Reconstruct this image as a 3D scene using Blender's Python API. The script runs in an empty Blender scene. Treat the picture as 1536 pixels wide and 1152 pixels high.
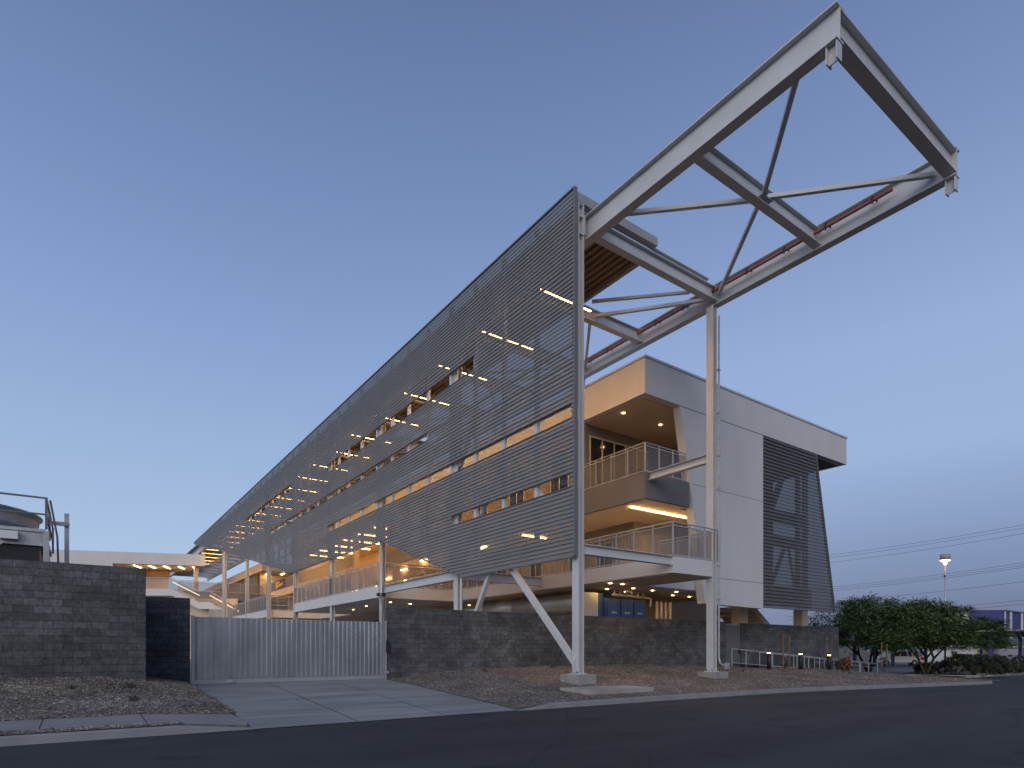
import bpy, bmesh, math, random
from mathutils import Vector, Matrix
R = math.radians
rnd = random.Random(7)
sc = bpy.context.scene
col = sc.collection

# ------------------------------------------------------------------ helpers
class MB:
    def __init__(s): s.v = []; s.f = []
    def add(s, vs, fs):
        b = len(s.v); s.v += [tuple(p) for p in vs]; s.f += [tuple(b + i for i in f) for f in fs]; return s
    def box(s, x0, x1, y0, y1, z0, z1):
        return s.add([(x0,y0,z0),(x1,y0,z0),(x1,y1,z0),(x0,y1,z0),(x0,y0,z1),(x1,y0,z1),(x1,y1,z1),(x0,y1,z1)],
                     [(0,3,2,1),(4,5,6,7),(0,1,5,4),(1,2,6,5),(2,3,7,6),(3,0,4,7)])
    def frame(s, p, q, up=(0,0,1)):
        p = Vector(p); q = Vector(q); d = (q - p).normalized(); u = Vector(up)
        if abs(d.dot(u)) > .98: u = Vector((0,1,0))
        sd = d.cross(u).normalized(); u = sd.cross(d).normalized()
        return p, q, sd, u
    def sweep(s, p, q, prof, up=(0,0,1), closed=True):
        p, q, sd, u = s.frame(p, q, up); n = len(prof)
        vs = [p + sd*a + u*b for a, b in prof] + [q + sd*a + u*b for a, b in prof]
        fs = [(i, (i+1) % n, n + (i+1) % n, n + i) for i in range(n if closed else n-1)]
        if closed: fs += [tuple(reversed(range(n))), tuple(range(n, 2*n))]
        return s.add(vs, fs)
    def beam(s, p, q, w, h, up=(0,0,1)):
        return s.sweep(p, q, [(-w/2,-h/2),(w/2,-h/2),(w/2,h/2),(-w/2,h/2)], up)
    def ibeam(s, p, q, w, h, tf=.035, tw=.025, up=(0,0,1)):
        W, Hh = w/2, h/2; t = tw/2
        return s.sweep(p, q, [(-W,-Hh),(W,-Hh),(W,-Hh+tf),(t,-Hh+tf),(t,Hh-tf),(W,Hh-tf),(W,Hh),(-W,Hh),(-W,Hh-tf),(-t,Hh-tf),(-t,-Hh+tf),(-W,-Hh+tf)], up)
    def cyl(s, p, q, r, n=10, r2=None):
        p, q, sd, u = s.frame(p, q); r2 = r if r2 is None else r2
        vs = [p + sd*(r*math.cos(2*math.pi*i/n)) + u*(r*math.sin(2*math.pi*i/n)) for i in range(n)]
        vs += [q + sd*(r2*math.cos(2*math.pi*i/n)) + u*(r2*math.sin(2*math.pi*i/n)) for i in range(n)]
        return s.add(vs, [(i,(i+1)%n,n+(i+1)%n,n+i) for i in range(n)] + [tuple(reversed(range(n))), tuple(range(n,2*n))])
    def tube(s, pts, r, n=8):
        for a, b in zip(pts, pts[1:]): s.cyl(a, b, r, n)
        return s
    def prism(s, poly, fn0, fn1):
        n = len(poly); vs = [fn0(*p) for p in poly] + [fn1(*p) for p in poly]
        return s.add(vs, [tuple(reversed(range(n))), tuple(range(n,2*n))] + [(i,(i+1)%n,n+(i+1)%n,n+i) for i in range(n)])
    def slab(s, poly, z0, z1):
        return s.prism(poly, lambda x,y: (x,y,z0), lambda x,y: (x,y,z1))
    def vslab(s, poly, y0, y1):          # polygon in (x,z)
        return s.prism(poly, lambda x,z: (x,y0,z), lambda x,z: (x,y1,z))
    def lathe(s, c, prof, n=24):
        b = [];
        for r, z in prof: b += [(c[0]+r*math.cos(2*math.pi*i/n), c[1]+r*math.sin(2*math.pi*i/n), c[2]+z) for i in range(n)]
        fs = [(k*n+i, k*n+(i+1)%n, (k+1)*n+(i+1)%n, (k+1)*n+i) for k in range(len(prof)-1) for i in range(n)]
        fs += [tuple(reversed(range(n))), tuple((len(prof)-1)*n+i for i in range(n))]
        return s.add(b, fs)

WLOC = {}
def mesh_obj(name, mb, mat, loc=(0,0,0), smooth=False):
    me = bpy.data.meshes.new(name)
    me.from_pydata([(x-loc[0], y-loc[1], z-loc[2]) for x, y, z in mb.v], [], mb.f)
    bm = bmesh.new(); bm.from_mesh(me); bmesh.ops.recalc_face_normals(bm, faces=bm.faces); bm.to_mesh(me); bm.free()
    if smooth:
        for p in me.polygons: p.use_smooth = True
    me.materials.append(mat); me.update()
    o = bpy.data.objects.new(name, me); col.objects.link(o); return o
def tag(o, label=None, cat=None, group=None, kind=None):
    if label: o['label'] = label
    if cat: o['category'] = cat
    if group: o['group'] = group
    if kind: o['kind'] = kind
    return o
def thing(name, label, cat, loc, group=None):
    o = bpy.data.objects.new(name, None); col.objects.link(o); o.location = loc; o.empty_display_size = .2
    WLOC[o.name] = tuple(loc); return tag(o, label, cat, group)
def part(name, mb, mat, parent, smooth=False, label=None):
    L = WLOC[parent.name]; o = mesh_obj(name, mb, mat, L, smooth); o.parent = parent; WLOC[o.name] = L
    if label: o['label'] = label
    return o
def solo(name, mb, mat, label, cat, group=None, kind=None, smooth=False):
    xs = [v[0] for v in mb.v]; ys = [v[1] for v in mb.v]; zs = [v[2] for v in mb.v]
    loc = ((min(xs)+max(xs))/2, (min(ys)+max(ys))/2, min(zs))
    o = mesh_obj(name, mb, mat, loc, smooth); o.location = loc; WLOC[o.name] = loc
    return tag(o, label, cat, group, kind)
def struct(name, mb, mat, kind='structure', smooth=False):
    return tag(mesh_obj(name, mb, mat, (0,0,0), smooth), kind=kind)
def copy_tree(o, loc=None, parent=None):
    c = o.copy(); col.objects.link(c); c.parent = parent
    if loc is not None: c.location = loc; WLOC[c.name] = tuple(loc)
    for ch in list(o.children): copy_tree(ch, None, c)
    return c
ORD = 'first second third fourth fifth sixth seventh eighth ninth tenth eleventh twelfth thirteenth fourteenth fifteenth sixteenth seventeenth eighteenth nineteenth twentieth'.split() + ['twenty-%s' % w for w in 'first second third fourth fifth'.split()]

# ------------------------------------------------------------------ materials
def mat(name, base, rough=.6, metal=0., var=.12, scale=3., bump=0., bscale=40., spec=.4, alpha=None, stretch=None):
    m = bpy.data.materials.new(name); m.use_nodes = True; nt = m.node_tree; N = nt.nodes; L = nt.links
    b = N['Principled BSDF']; b.inputs['Roughness'].default_value = rough; b.inputs['Metallic'].default_value = metal
    b.inputs['Specular IOR Level'].default_value = spec
    tc = N.new('ShaderNodeTexCoord'); mp = N.new('ShaderNodeMapping')
    if stretch: mp.inputs['Scale'].default_value = stretch
    L.new(tc.outputs['Object'], mp.inputs['Vector'])
    nz = N.new('ShaderNodeTexNoise'); nz.inputs['Scale'].default_value = scale; nz.inputs['Detail'].default_value = 6
    L.new(mp.outputs[0], nz.inputs['Vector'])
    rp = N.new('ShaderNodeValToRGB'); rp.color_ramp.elements[0].position = .3; rp.color_ramp.elements[1].position = .7
    rp.color_ramp.elements[0].color = tuple(c*(1-var) for c in base) + (1,)
    rp.color_ramp.elements[1].color = tuple(min(1, c*(1+var)) for c in base) + (1,)
    L.new(nz.outputs['Fac'], rp.inputs['Fac']); L.new(rp.outputs['Color'], b.inputs['Base Color'])
    if bump:
        n2 = N.new('ShaderNodeTexNoise'); n2.inputs['Scale'].default_value = bscale; n2.inputs['Detail'].default_value = 4
        L.new(mp.outputs[0], n2.inputs['Vector'])
        bp = N.new('ShaderNodeBump'); bp.inputs['Strength'].default_value = bump; bp.inputs['Distance'].default_value = .02
        L.new(n2.outputs['Fac'], bp.inputs['Height']); L.new(bp.outputs['Normal'], b.inputs['Normal'])
    if alpha is not None:
        tr = N.new('ShaderNodeBsdfTransparent'); mx = N.new('ShaderNodeMixShader'); mx.inputs['Fac'].default_value = alpha
        L.new(tr.outputs[0], mx.inputs[1]); L.new(b.outputs[0], mx.inputs[2]); L.new(mx.outputs[0], N['Material Output'].inputs['Surface'])
    return m
def emis(name, color, strength):
    m = bpy.data.materials.new(name); m.use_nodes = True; b = m.node_tree.nodes['Principled BSDF']
    b.inputs['Base Color'].default_value = (.8,.8,.8,1)
    b.inputs['Emission Color'].default_value = color + (1,); b.inputs['Emission Strength'].default_value = strength
    return m
def blockmat(name, c1, c2, cm, bw, rh, axis='x', bump=.5):
    m = bpy.data.materials.new(name); m.use_nodes = True; nt = m.node_tree; N = nt.nodes; L = nt.links
    b = N['Principled BSDF']; b.inputs['Roughness'].default_value = .92; b.inputs['Specular IOR Level'].default_value = .2
    tc = N.new('ShaderNodeTexCoord'); sp = N.new('ShaderNodeSeparateXYZ'); cb = N.new('ShaderNodeCombineXYZ')
    L.new(tc.outputs['Object'], sp.inputs[0])
    ad = N.new('ShaderNodeMath'); ad.operation = 'ADD'; L.new(sp.outputs['X'], ad.inputs[0]); L.new(sp.outputs['Y'], ad.inputs[1])
    L.new(ad.outputs[0], cb.inputs['X']); L.new(sp.outputs['Z'], cb.inputs['Y'])
    br = N.new('ShaderNodeTexBrick'); br.inputs['Scale'].default_value = 1; br.inputs['Brick Width'].default_value = bw
    br.inputs['Row Height'].default_value = rh; br.inputs['Mortar Size'].default_value = .009; br.inputs['Mortar Smooth'].default_value = .3
    br.inputs['Color1'].default_value = c1 + (1,); br.inputs['Color2'].default_value = c2 + (1,); br.inputs['Mortar'].default_value = cm + (1,)
    br.inputs['Bias'].default_value = -.1
    L.new(cb.outputs[0], br.inputs['Vector'])
    def noise(sc_, det):
        n = N.new('ShaderNodeTexNoise'); n.inputs['Scale'].default_value = sc_; n.inputs['Detail'].default_value = det
        L.new(tc.outputs['Object'], n.inputs['Vector']); return n
    n1, n2, n3 = noise(1.1, 5), noise(14, 6), noise(5, 3)
    def ramp(n, a, c, p0=.3, p1=.7):
        r = N.new('ShaderNodeValToRGB'); r.color_ramp.elements[0].position = p0; r.color_ramp.elements[1].position = p1
        r.color_ramp.elements[0].color = (a,a,a,1); r.color_ramp.elements[1].color = (c,c,c,1); L.new(n.outputs['Fac'], r.inputs[0]); return r
    cur = br.outputs['Color']
    ns = noise(.42, 8)
    for n, a, c, p0, p1 in ((n1,.75,1.22,.3,.7),(n2,.72,1.25,.3,.7),(n3,.86,1.14,.3,.7),(ns,.80,1.05,.42,.54)):
        x = N.new('ShaderNodeMix'); x.data_type = 'RGBA'; x.blend_type = 'MULTIPLY'; x.inputs['Factor'].default_value = 1
        L.new(cur, x.inputs['A']); L.new(ramp(n,a,c,p0,p1).outputs[0], x.inputs['B']); cur = x.outputs['Result']
    L.new(cur, b.inputs['Base Color'])
    h = N.new('ShaderNodeMath'); h.operation = 'MULTIPLY_ADD'; h.inputs[1].default_value = .45
    iv = N.new('ShaderNodeMath'); iv.operation = 'SUBTRACT'; iv.inputs[0].default_value = 1; L.new(br.outputs['Fac'], iv.inputs[1])
    L.new(n2.outputs['Fac'], h.inputs[0]); L.new(iv.outputs[0], h.inputs[2])
    bp = N.new('ShaderNodeBump'); bp.inputs['Strength'].default_value = bump; bp.inputs['Distance'].default_value = .015
    L.new(h.outputs[0], bp.inputs['Height']); L.new(bp.outputs['Normal'], b.inputs['Normal'])
    return m
def gravelmat(name, cols, scale, bump=1., mottle=(.78,1.2)):
    m = bpy.data.materials.new(name); m.use_nodes = True; nt = m.node_tree; N = nt.nodes; L = nt.links
    b = N['Principled BSDF']; b.inputs['Roughness'].default_value = .95; b.inputs['Specular IOR Level'].default_value = .15
    tc = N.new('ShaderNodeTexCoord')
    vo = N.new('ShaderNodeTexVoronoi'); vo.inputs['Scale'].default_value = scale; L.new(tc.outputs['Object'], vo.inputs['Vector'])
    sp = N.new('ShaderNodeSeparateColor'); L.new(vo.outputs['Color'], sp.inputs[0])
    rp = N.new('ShaderNodeValToRGB'); e = rp.color_ramp.elements
    e[0].position = 0; e[0].color = cols[0] + (1,); e[1].position = 1; e[1].color = cols[-1] + (1,)
    for i, c in enumerate(cols[1:-1]): x = e.new((i+1)/(len(cols)-1)); x.color = c + (1,)
    L.new(sp.outputs[0], rp.inputs[0])
    nz = N.new('ShaderNodeTexNoise'); nz.inputs['Scale'].default_value = .7; nz.inputs['Detail'].default_value = 6; L.new(tc.outputs['Object'], nz.inputs['Vector'])
    r2 = N.new('ShaderNodeValToRGB'); r2.color_ramp.elements[0].position = .35; r2.color_ramp.elements[1].position = .68
    r2.color_ramp.elements[0].color = (mottle[0],)*3 + (1,); r2.color_ramp.elements[1].color = (mottle[1],)*3 + (1,); L.new(nz.outputs['Fac'], r2.inputs[0])
    x = N.new('ShaderNodeMix'); x.data_type = 'RGBA'; x.blend_type = 'MULTIPLY'; x.inputs['Factor'].default_value = 1
    L.new(rp.outputs[0], x.inputs['A']); L.new(r2.outputs[0], x.inputs['B']); L.new(x.outputs['Result'], b.inputs['Base Color'])
    iv = N.new('ShaderNodeMath'); iv.operation = 'SUBTRACT'; iv.inputs[0].default_value = 1; L.new(vo.outputs['Distance'], iv.inputs[1])
    bp = N.new('ShaderNodeBump'); bp.inputs['Strength'].default_value = bump; bp.inputs['Distance'].default_value = .03
    L.new(iv.outputs[0], bp.inputs['Height']); L.new(bp.outputs['Normal'], b.inputs['Normal'])
    return m

STEEL = mat('painted_steel', (.50,.51,.52), .45, 0, .06, 1.2, .05, 30, .5)
STEELD = mat('dark_steel', (.30,.30,.31), .5, 0, .08, 2)
GALV = mat('galvanised_steel', (.40,.41,.42), .42, .4, .18, 6, .05, 60)
GATE = mat('gate_sheet', (.50,.52,.535), .26, .85, .14, 2.5, .06, 18, .5, stretch=(1,1,.3))
SCREEN = mat('perforated_screen', (.195,.196,.20), .5, .0, .08, .8, .0, 30, .4, alpha=.865)
ENDSCR = mat('perforated_end_screen', (.13,.126,.132), .55, .0, .08, .8, .0, 30, .3, alpha=.89)
TRIM = mat('screen_trim', (.14,.14,.15), .5, 0, .08)
WHITE = mat('white_stucco', (.585,.58,.575), .9, 0, .035, .8, .25, 120, .2, stretch=(1,1,.3))
TAN = mat('tan_render', (.58,.48,.36), .85, 0, .06, .8, .2, 90, .2)
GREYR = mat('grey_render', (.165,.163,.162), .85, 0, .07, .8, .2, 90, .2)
SOFFIT = mat('soffit_board', (.60,.48,.35), .8, 0, .06, 1.)
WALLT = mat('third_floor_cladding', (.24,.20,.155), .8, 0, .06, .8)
CORR = mat('tan_corrugated_siding', (.36,.30,.23), .6, 0, .07, 1.)
DECK = mat('roof_deck_underside', (.20,.145,.10), .7, 0, .1, 1.)
CONC = mat('concrete', (.30,.29,.275), .9, 0, .2, 1.6, .35, 45, .2)
DRIVE = mat('driveway_concrete', (.235,.24,.245), .9, 0, .26, .9, .25, 60, .2, stretch=(.35,1.3,1))
PAVE = mat('pavement_concrete', (.23,.232,.238), .9, 0, .12, 1.4, .25, 60, .2)
def asphalt():
    m = mat('asphalt', (.037,.039,.042), .82, 0, .26, .5, .6, 150, .3, stretch=(.35,1.5,1)); nt = m.node_tree; N = nt.nodes; L = nt.links
    b = N['Principled BSDF']; src = b.inputs['Base Color'].links[0].from_socket; tc = N.new('ShaderNodeTexCoord')
    def mul(fac_out, lo, hi, p0, p1, cur):
        r = N.new('ShaderNodeMapRange'); r.inputs['From Min'].default_value = p0; r.inputs['From Max'].default_value = p1; r.inputs['To Min'].default_value = lo; r.inputs['To Max'].default_value = hi
        L.new(fac_out, r.inputs['Value']); x = N.new('ShaderNodeMix'); x.data_type = 'RGBA'; x.blend_type = 'MULTIPLY'; x.inputs['Factor'].default_value = 1
        L.new(cur, x.inputs['A']); L.new(r.outputs[0], x.inputs['B']); return x.outputs['Result']
    n = N.new('ShaderNodeTexNoise'); n.inputs['Scale'].default_value = 42; n.inputs['Detail'].default_value = 2; L.new(tc.outputs['Object'], n.inputs['Vector'])
    cur = mul(n.outputs['Fac'], .55, 1.5, .3, .72, src)
    wz = N.new('ShaderNodeTexNoise'); wz.inputs['Scale'].default_value = 1.3; wz.inputs['Detail'].default_value = 5; L.new(tc.outputs['Object'], wz.inputs['Vector'])
    ad = N.new('ShaderNodeMix'); ad.data_type = 'VECTOR'; ad.inputs['Factor'].default_value = .22; L.new(tc.outputs['Object'], ad.inputs[4]); L.new(wz.outputs['Color'], ad.inputs[5])
    v = N.new('ShaderNodeTexVoronoi'); v.feature = 'DISTANCE_TO_EDGE'; v.inputs['Scale'].default_value = .22; L.new(ad.outputs[1], v.inputs['Vector'])
    cur = mul(v.outputs['Distance'], .74, 1., .001, .005, cur)
    st = N.new('ShaderNodeTexNoise'); st.inputs['Scale'].default_value = .9; st.inputs['Detail'].default_value = 3; L.new(tc.outputs['Object'], st.inputs['Vector'])
    cur = mul(st.outputs['Fac'], .68, 1.06, .30, .40, cur)
    L.new(cur, b.inputs['Base Color']); return m
ASPH = asphalt()
DIRT = mat('dirt', (.16,.115,.085), .95, 0, .3, .6, .5, 25, .1)
LOT = mat('parking_asphalt', (.10,.10,.105), .9, 0, .15, .4)
GRAV = gravelmat('gravel', [(.060,.054,.048),(.120,.105,.092),(.172,.152,.134),(.14,.126,.112),(.275,.252,.23)], 19, 1.)
STONE = gravelmat('loose_stone', [(.085,.073,.066),(.16,.137,.12),(.20,.175,.157),(.31,.28,.258)], 9, .3)
BLOCK = blockmat('split_face_block', (.090,.090,.094), (.138,.138,.143), (.060,.060,.063), .40, .187)
BLOCKD = blockmat('smooth_dark_block', (.050,.052,.060), (.078,.081,.092), (.030,.031,.036), .40, .187)
GLASS = mat('dark_glass', (.02,.022,.026), .06, 0, .1, 1, 0, 30, .7)
FRAMEL = mat('window_frame', (.55,.47,.34), .5)
MESH = mat('perforated_guard_panel', (.20,.195,.19), .5, .0, .05, 2, 0, 30, .3, alpha=.58)
RAIL = mat('rail_steel', (.42,.43,.44), .4, .3, .06, 3)
BLUE = mat('blue_enamel', (.028,.075,.24), .4, 0, .1, 2)
ORANGE = mat('orange_paint', (.62,.24,.04), .5)
FLOWER = mat('orange_blossom', (.30,.10,.03), .7)
YELLOW = mat('yellow_paint', (.65,.48,.03), .5)
RED = mat('red_pipe', (.22,.055,.055), .5)
BLACK = mat('black_metal', (.02,.02,.022), .5)
DUCT = mat('duct_metal', (.50,.49,.46), .4, .5, .08, 2)
PURPLE = mat('purple_banner', (.10,.055,.14), .7)
BLUEB = mat('blue_wall', (.05,.055,.19), .7, 0, .08, .3)
WARMW = emis('warm_strip_light', (1.,.50,.15), 260)
WARMB = emis('warm_balcony_strip', (1.,.56,.19), 62)
WARMD = emis('warm_downlight', (1.,.62,.26), 150)
WARMH = emis('lit_handrail', (1.,.66,.33), 2.5)
LAMPE = emis('street_lamp_glow', (1.,.47,.20), 8)
WARMF = emis('warm_far_strip', (1.,.55,.2), 48)
LITD = emis('lit_doorway', (1.,.5,.16), .55)
BOLLE = emis('bollard_glow', (1.,.55,.18), 26)
LEAF = mat('leaf', (.092,.140,.044), .7, 0, .45, 1.3)
LEAF2 = mat('leaf_shrub', (.050,.058,.038), .8, 0, .4, 2)
BARK = mat('bark', (.07,.055,.04), .9, 0, .3, 8, .6, 30)
WOODS = mat('stake_wood', (.17,.105,.065), .8, 0, .15, 6)
WHITEP = mat('white_car_paint', (.68,.68,.68), .3, 0, .02, 1, 0, 30, .5)
TYRE = mat('tyre', (.015,.015,.016), .8)
REDL = mat('red_lens', (.35,.02,.02), .3)

# ------------------------------------------------------------------ camera
CAM = (-14.053, -15.773, 1.5)
cd = bpy.data.cameras.new('camera'); cam = bpy.data.objects.new('camera', cd); col.objects.link(cam); sc.camera = cam
cam.location = CAM; cam.rotation_euler = (R(90), 0, -math.atan2(650, 913))
cd.sensor_width = 36; cd.lens = 913/1536*36; cd.shift_y = (975.5-576)/1536; cd.clip_end = 4000; cd.clip_start = .1

# ------------------------------------------------------------------ world
w = bpy.data.worlds.new('World'); sc.world = w; w.use_nodes = True
nt = w.node_tree; N = nt.nodes; L = nt.links; bg = N['Background']
tc = N.new('ShaderNodeTexCoord'); nrm = N.new('ShaderNodeVectorMath'); nrm.operation = 'NORMALIZE'; L.new(tc.outputs['Generated'], nrm.inputs[0])
sx = N.new('ShaderNodeSeparateXYZ'); L.new(nrm.outputs[0], sx.inputs[0])
def wramp(stops):
    r = N.new('ShaderNodeValToRGB'); e = r.color_ramp.elements; r.color_ramp.interpolation = 'B_SPLINE' if False else 'EASE'
    r.color_ramp.interpolation = 'LINEAR'
    e[0].position = stops[0][0]; e[0].color = stops[0][1] + (1,); e[1].position = stops[-1][0]; e[1].color = stops[-1][1] + (1,)
    for p, c in stops[1:-1]: x = e.new(p); x.color = c + (1,)
    L.new(sx.outputs['Z'], r.inputs[0]); return r
SKYL = wramp([(0,(.42,.54,.72)),(.12,(.385,.525,.74)),(.25,(.32,.45,.69)),(.42,(.235,.35,.61)),(.58,(.165,.255,.48)),(.75,(.105,.165,.335)),(1,(.07,.12,.27))])
SKYR = wramp([(0,(.122,.17,.30)),(.06,(.142,.20,.35)),(.15,(.208,.29,.49)),(.27,(.312,.43,.685)),(.40,(.30,.41,.67)),(.58,(.19,.275,.50)),(.75,(.12,.18,.36)),(1,(.07,.12,.27))])
def dotf(v, p0, p1):
    d = N.new('ShaderNodeVectorMath'); d.operation = 'DOT_PRODUCT'; L.new(nrm.outputs[0], d.inputs[0]); d.inputs[1].default_value = v
    m = N.new('ShaderNodeMapRange'); m.interpolation_type = 'SMOOTHSTEP'; m.inputs['From Min'].default_value = p0; m.inputs['From Max'].default_value = p1
    L.new(d.outputs['Value'], m.inputs['Value']); return m
fr = dotf((.8146,-.58,0), -.45, .62)
mx = N.new('ShaderNodeMix'); mx.data_type = 'RGBA'; L.new(fr.outputs[0], mx.inputs['Factor']); L.new(SKYL.outputs[0], mx.inputs['A']); L.new(SKYR.outputs[0], mx.inputs['B'])
# after-glow of the sunset behind the camera
fg = dotf(tuple(Vector((-.88,-.46,.10)).normalized()), .25, 1.0)
glow = N.new('ShaderNodeMix'); glow.data_type = 'RGBA'; glow.blend_type = 'ADD'; glow.inputs['B'].default_value = (.98,.92,.84,1)
zb_r = N.new('ShaderNodeMapRange'); zb_r.interpolation_type = 'SMOOTHSTEP'; zb_r.inputs['From Min'].default_value = .03; zb_r.inputs['From Max'].default_value = .16
L.new(sx.outputs['Z'], zb_r.inputs['Value'])
fm_ = N.new('ShaderNodeMath'); fm_.operation = 'MULTIPLY'; L.new(fg.outputs[0], fm_.inputs[0]); L.new(zb_r.outputs[0], fm_.inputs[1]); L.new(fm_.outputs[0], glow.inputs['Factor']); L.new(mx.outputs['Result'], glow.inputs['A'])
# a thin share of the physical sky keeps the dome from being a pure ramp
sky = N.new('ShaderNodeTexSky'); sky.sky_type = 'NISHITA'; sky.sun_disc = False; sky.sun_elevation = R(1.5); sky.sun_rotation = R(218)
sk = N.new('ShaderNodeMix'); sk.data_type = 'RGBA'; sk.blend_type = 'ADD'; sk.inputs['Factor'].default_value = .02
bh = dotf((-.30,-.95,0), .15, .75); iz = N.new('ShaderNodeMath'); iz.operation = 'SUBTRACT'; iz.inputs[0].default_value = 1; L.new(zb_r.outputs[0], iz.inputs[1])
ib = N.new('ShaderNodeMath'); ib.operation = 'MULTIPLY'; L.new(bh.outputs[0], ib.inputs[0]); L.new(iz.outputs[0], ib.inputs[1])
dk_ = N.new('ShaderNodeMix'); dk_.data_type = 'RGBA'; dk_.inputs['B'].default_value = (.035,.037,.045,1)
L.new(ib.outputs[0], dk_.inputs['Factor']); L.new(glow.outputs['Result'], dk_.inputs['A']); L.new(dk_.outputs['Result'], sk.inputs['A']); L.new(sky.outputs[0], sk.inputs['B'])
L.new(sk.outputs['Result'], bg.inputs['Color']); bg.inputs['Strength'].default_value = 1.
sd = bpy.data.lights.new('sun', 'SUN'); so = bpy.data.objects.new('sun', sd); col.objects.link(so)
sd.energy = .72; sd.angle = R(40); sd.color = (1,.93,.86)
so.rotation_euler = Vector((.70,.66,-.27)).to_track_quat('-Z','Y').to_euler()

# ------------------------------------------------------------------ ground
WY = 5.67
def zg(x):
    return 0. if x < 8 else -.0145*(min(x, 40)-8)
YKP = [(-200,-3.4),(-15,-3.43),(-5.6,-3.62),(0,-3.62),(5.7,-3.8),(12,-4.2),(22,-4.5),(26.5,-4.6),(300,-4.6)]
def yk(x):
    for (a, ya), (b, yb) in zip(YKP, YKP[1:]):
        if a <= x <= b: return ya + (yb-ya)*(x-a)/(b-a)
def wallh(x):
    pts = [(-40,.62),(-12.5,.66),(-11,.40),(-5,.38),(-3,.62),(0,.78),(6,.82),(14,.74),(22,.66),(29,.50),(45,.2)]
    for (a, ha), (b, hb) in zip(pts, pts[1:]):
        if a <= x <= b: return ha + (hb-ha)*(x-a)/(b-a)
    return .3
from mathutils import noise as mnoise
def zgr(x, y):
    t = max(0, min(1.15, (y-yk(x))/(WY-yk(x)))); h = wallh(x)
    b = mnoise.noise(Vector((x*.6, y*.6, 3)))*.05*min(1, t*4)
    return zg(x) + .15 + (h-.15)*t**1.15 + b
g = MB(); n = 60
def gz(x, y): return zg(x) - .02
xs = [-900,-300,-120,-60,-30] + [i*2. for i in range(-12,30)] + [70,90,120,200,400,900]
ys = [-900,-300,-100,-40,-20,-10,-4,0,6,15,30,60,120,250,500,1200]
g.add([(x,y,gz(x,y)) for y in ys for x in xs], [(j*len(xs)+i, j*len(xs)+i+1, (j+1)*len(xs)+i+1, (j+1)*len(xs)+i) for j in range(len(ys)-1) for i in range(len(xs)-1)])
struct('ground', g, DIRT)
def sheet(fz, poly_x, y0, y1, ny=6):
    m = MB(); k = len(poly_x)
    for j in range(ny+1):
        for x in poly_x:
            a = y0(x); b = y1(x); y = a + (b-a)*j/ny; m.v.append((x, y, fz(x, y)))
    m.f = [(j*k+i, j*k+i+1, (j+1)*k+i+1, (j+1)*k+i) for j in range(ny) for i in range(k-1)]
    return m
def fr_(a, b, s): 
    k = max(1, int((b-a)/s)); return [a+(b-a)*i/k for i in range(k+1)]
struct('street', sheet(lambda x,y: zg(x), fr_(-150,140,4), lambda x: -60, lambda x: yk(x)+.02 if x < 27 else (-2.2 if x < 36 else .6), 4), ASPH)
struct('side_street', sheet(lambda x,y: zg(x)+.004, fr_(27.2,36,1.5), lambda x: -4.8, lambda x: 60, 12), ASPH)
struct('parking_lot', sheet(lambda x,y: zg(x)+.004, fr_(42,140,14), lambda x: -1, lambda x: 110, 4), LOT)
# kerbs
def kerb(name, pts, w=.16, h=.15, m=CONC):
    mb = MB(); n = len(pts); prof = [(0,-.05),(.02,h-.02),(.04,h),(w,h),(w,-.05)]
    rows = []
    for i, p in enumerate(pts):
        a = Vector(pts[max(0,i-1)][:2]); b = Vector(pts[min(n-1,i+1)][:2]); d = (b-a); d = Vector((d.x,d.y)).normalized(); nrm_ = Vector((-d.y, d.x))
        hh = p[3] if len(p) > 3 else 1
        rows.append([(p[0]+nrm_.x*a_, p[1]+nrm_.y*a_, p[2]+(b_*hh if b_ > 0 else b_)) for a_, b_ in prof])
    k = len(prof)
    for r in rows: mb.v += r
    mb.f = [(i*k+j, (i+1)*k+j, (i+1)*k+j+1, i*k+j+1) for i in range(n-1) for j in range(k-1)]
    return mb
kp = [(x, yk(x), zg(x)) for x in fr_(-60,-12.6,2)] + [(-12.0,yk(-12),0,.6),(-11.3,yk(-11.3),0,.08)]
struct('kerb', kerb('kerb', [Vector(p[:3]) if len(p)==3 else p for p in kp] if False else [tuple(p) for p in kp]), PAVE)
kp2 = [(-5.2,yk(-5.2),0,.08),(-4.0,yk(-4),0,.9)] + [(x, yk(x), zg(x)) for x in fr_(-3,23.5,1.5)]
kp2 += [(24.6,yk(24.6)+.05,zg(24.6)),(25.6,-4.2,zg(25.6)),(26.4,-3.55,zg(26.4)),(26.8,-2.7,zg(26.8)),(26.95,-1.5,zg(27)),(27.0,0,zg(27)),(27.15,4,zg(27)),(27.3,14,zg(27)),(27.4,30,zg(27))]
def fixv(pts): return [tuple(p) for p in pts]
struct('kerb', kerb('kerb', fixv(kp2)), PAVE)
struct('kerb', kerb('kerb', [(36.0,30,zg(36)),(36.0,10,zg(36)),(36.1,4,zg(36)),(36.6,1.6,zg(36)),(37.6,.7,zg(37)),(40,.55,zg(40)),(80,-.2,zg(80)),(140,-2,zg(80))], .16,.13), CONC)
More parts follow.
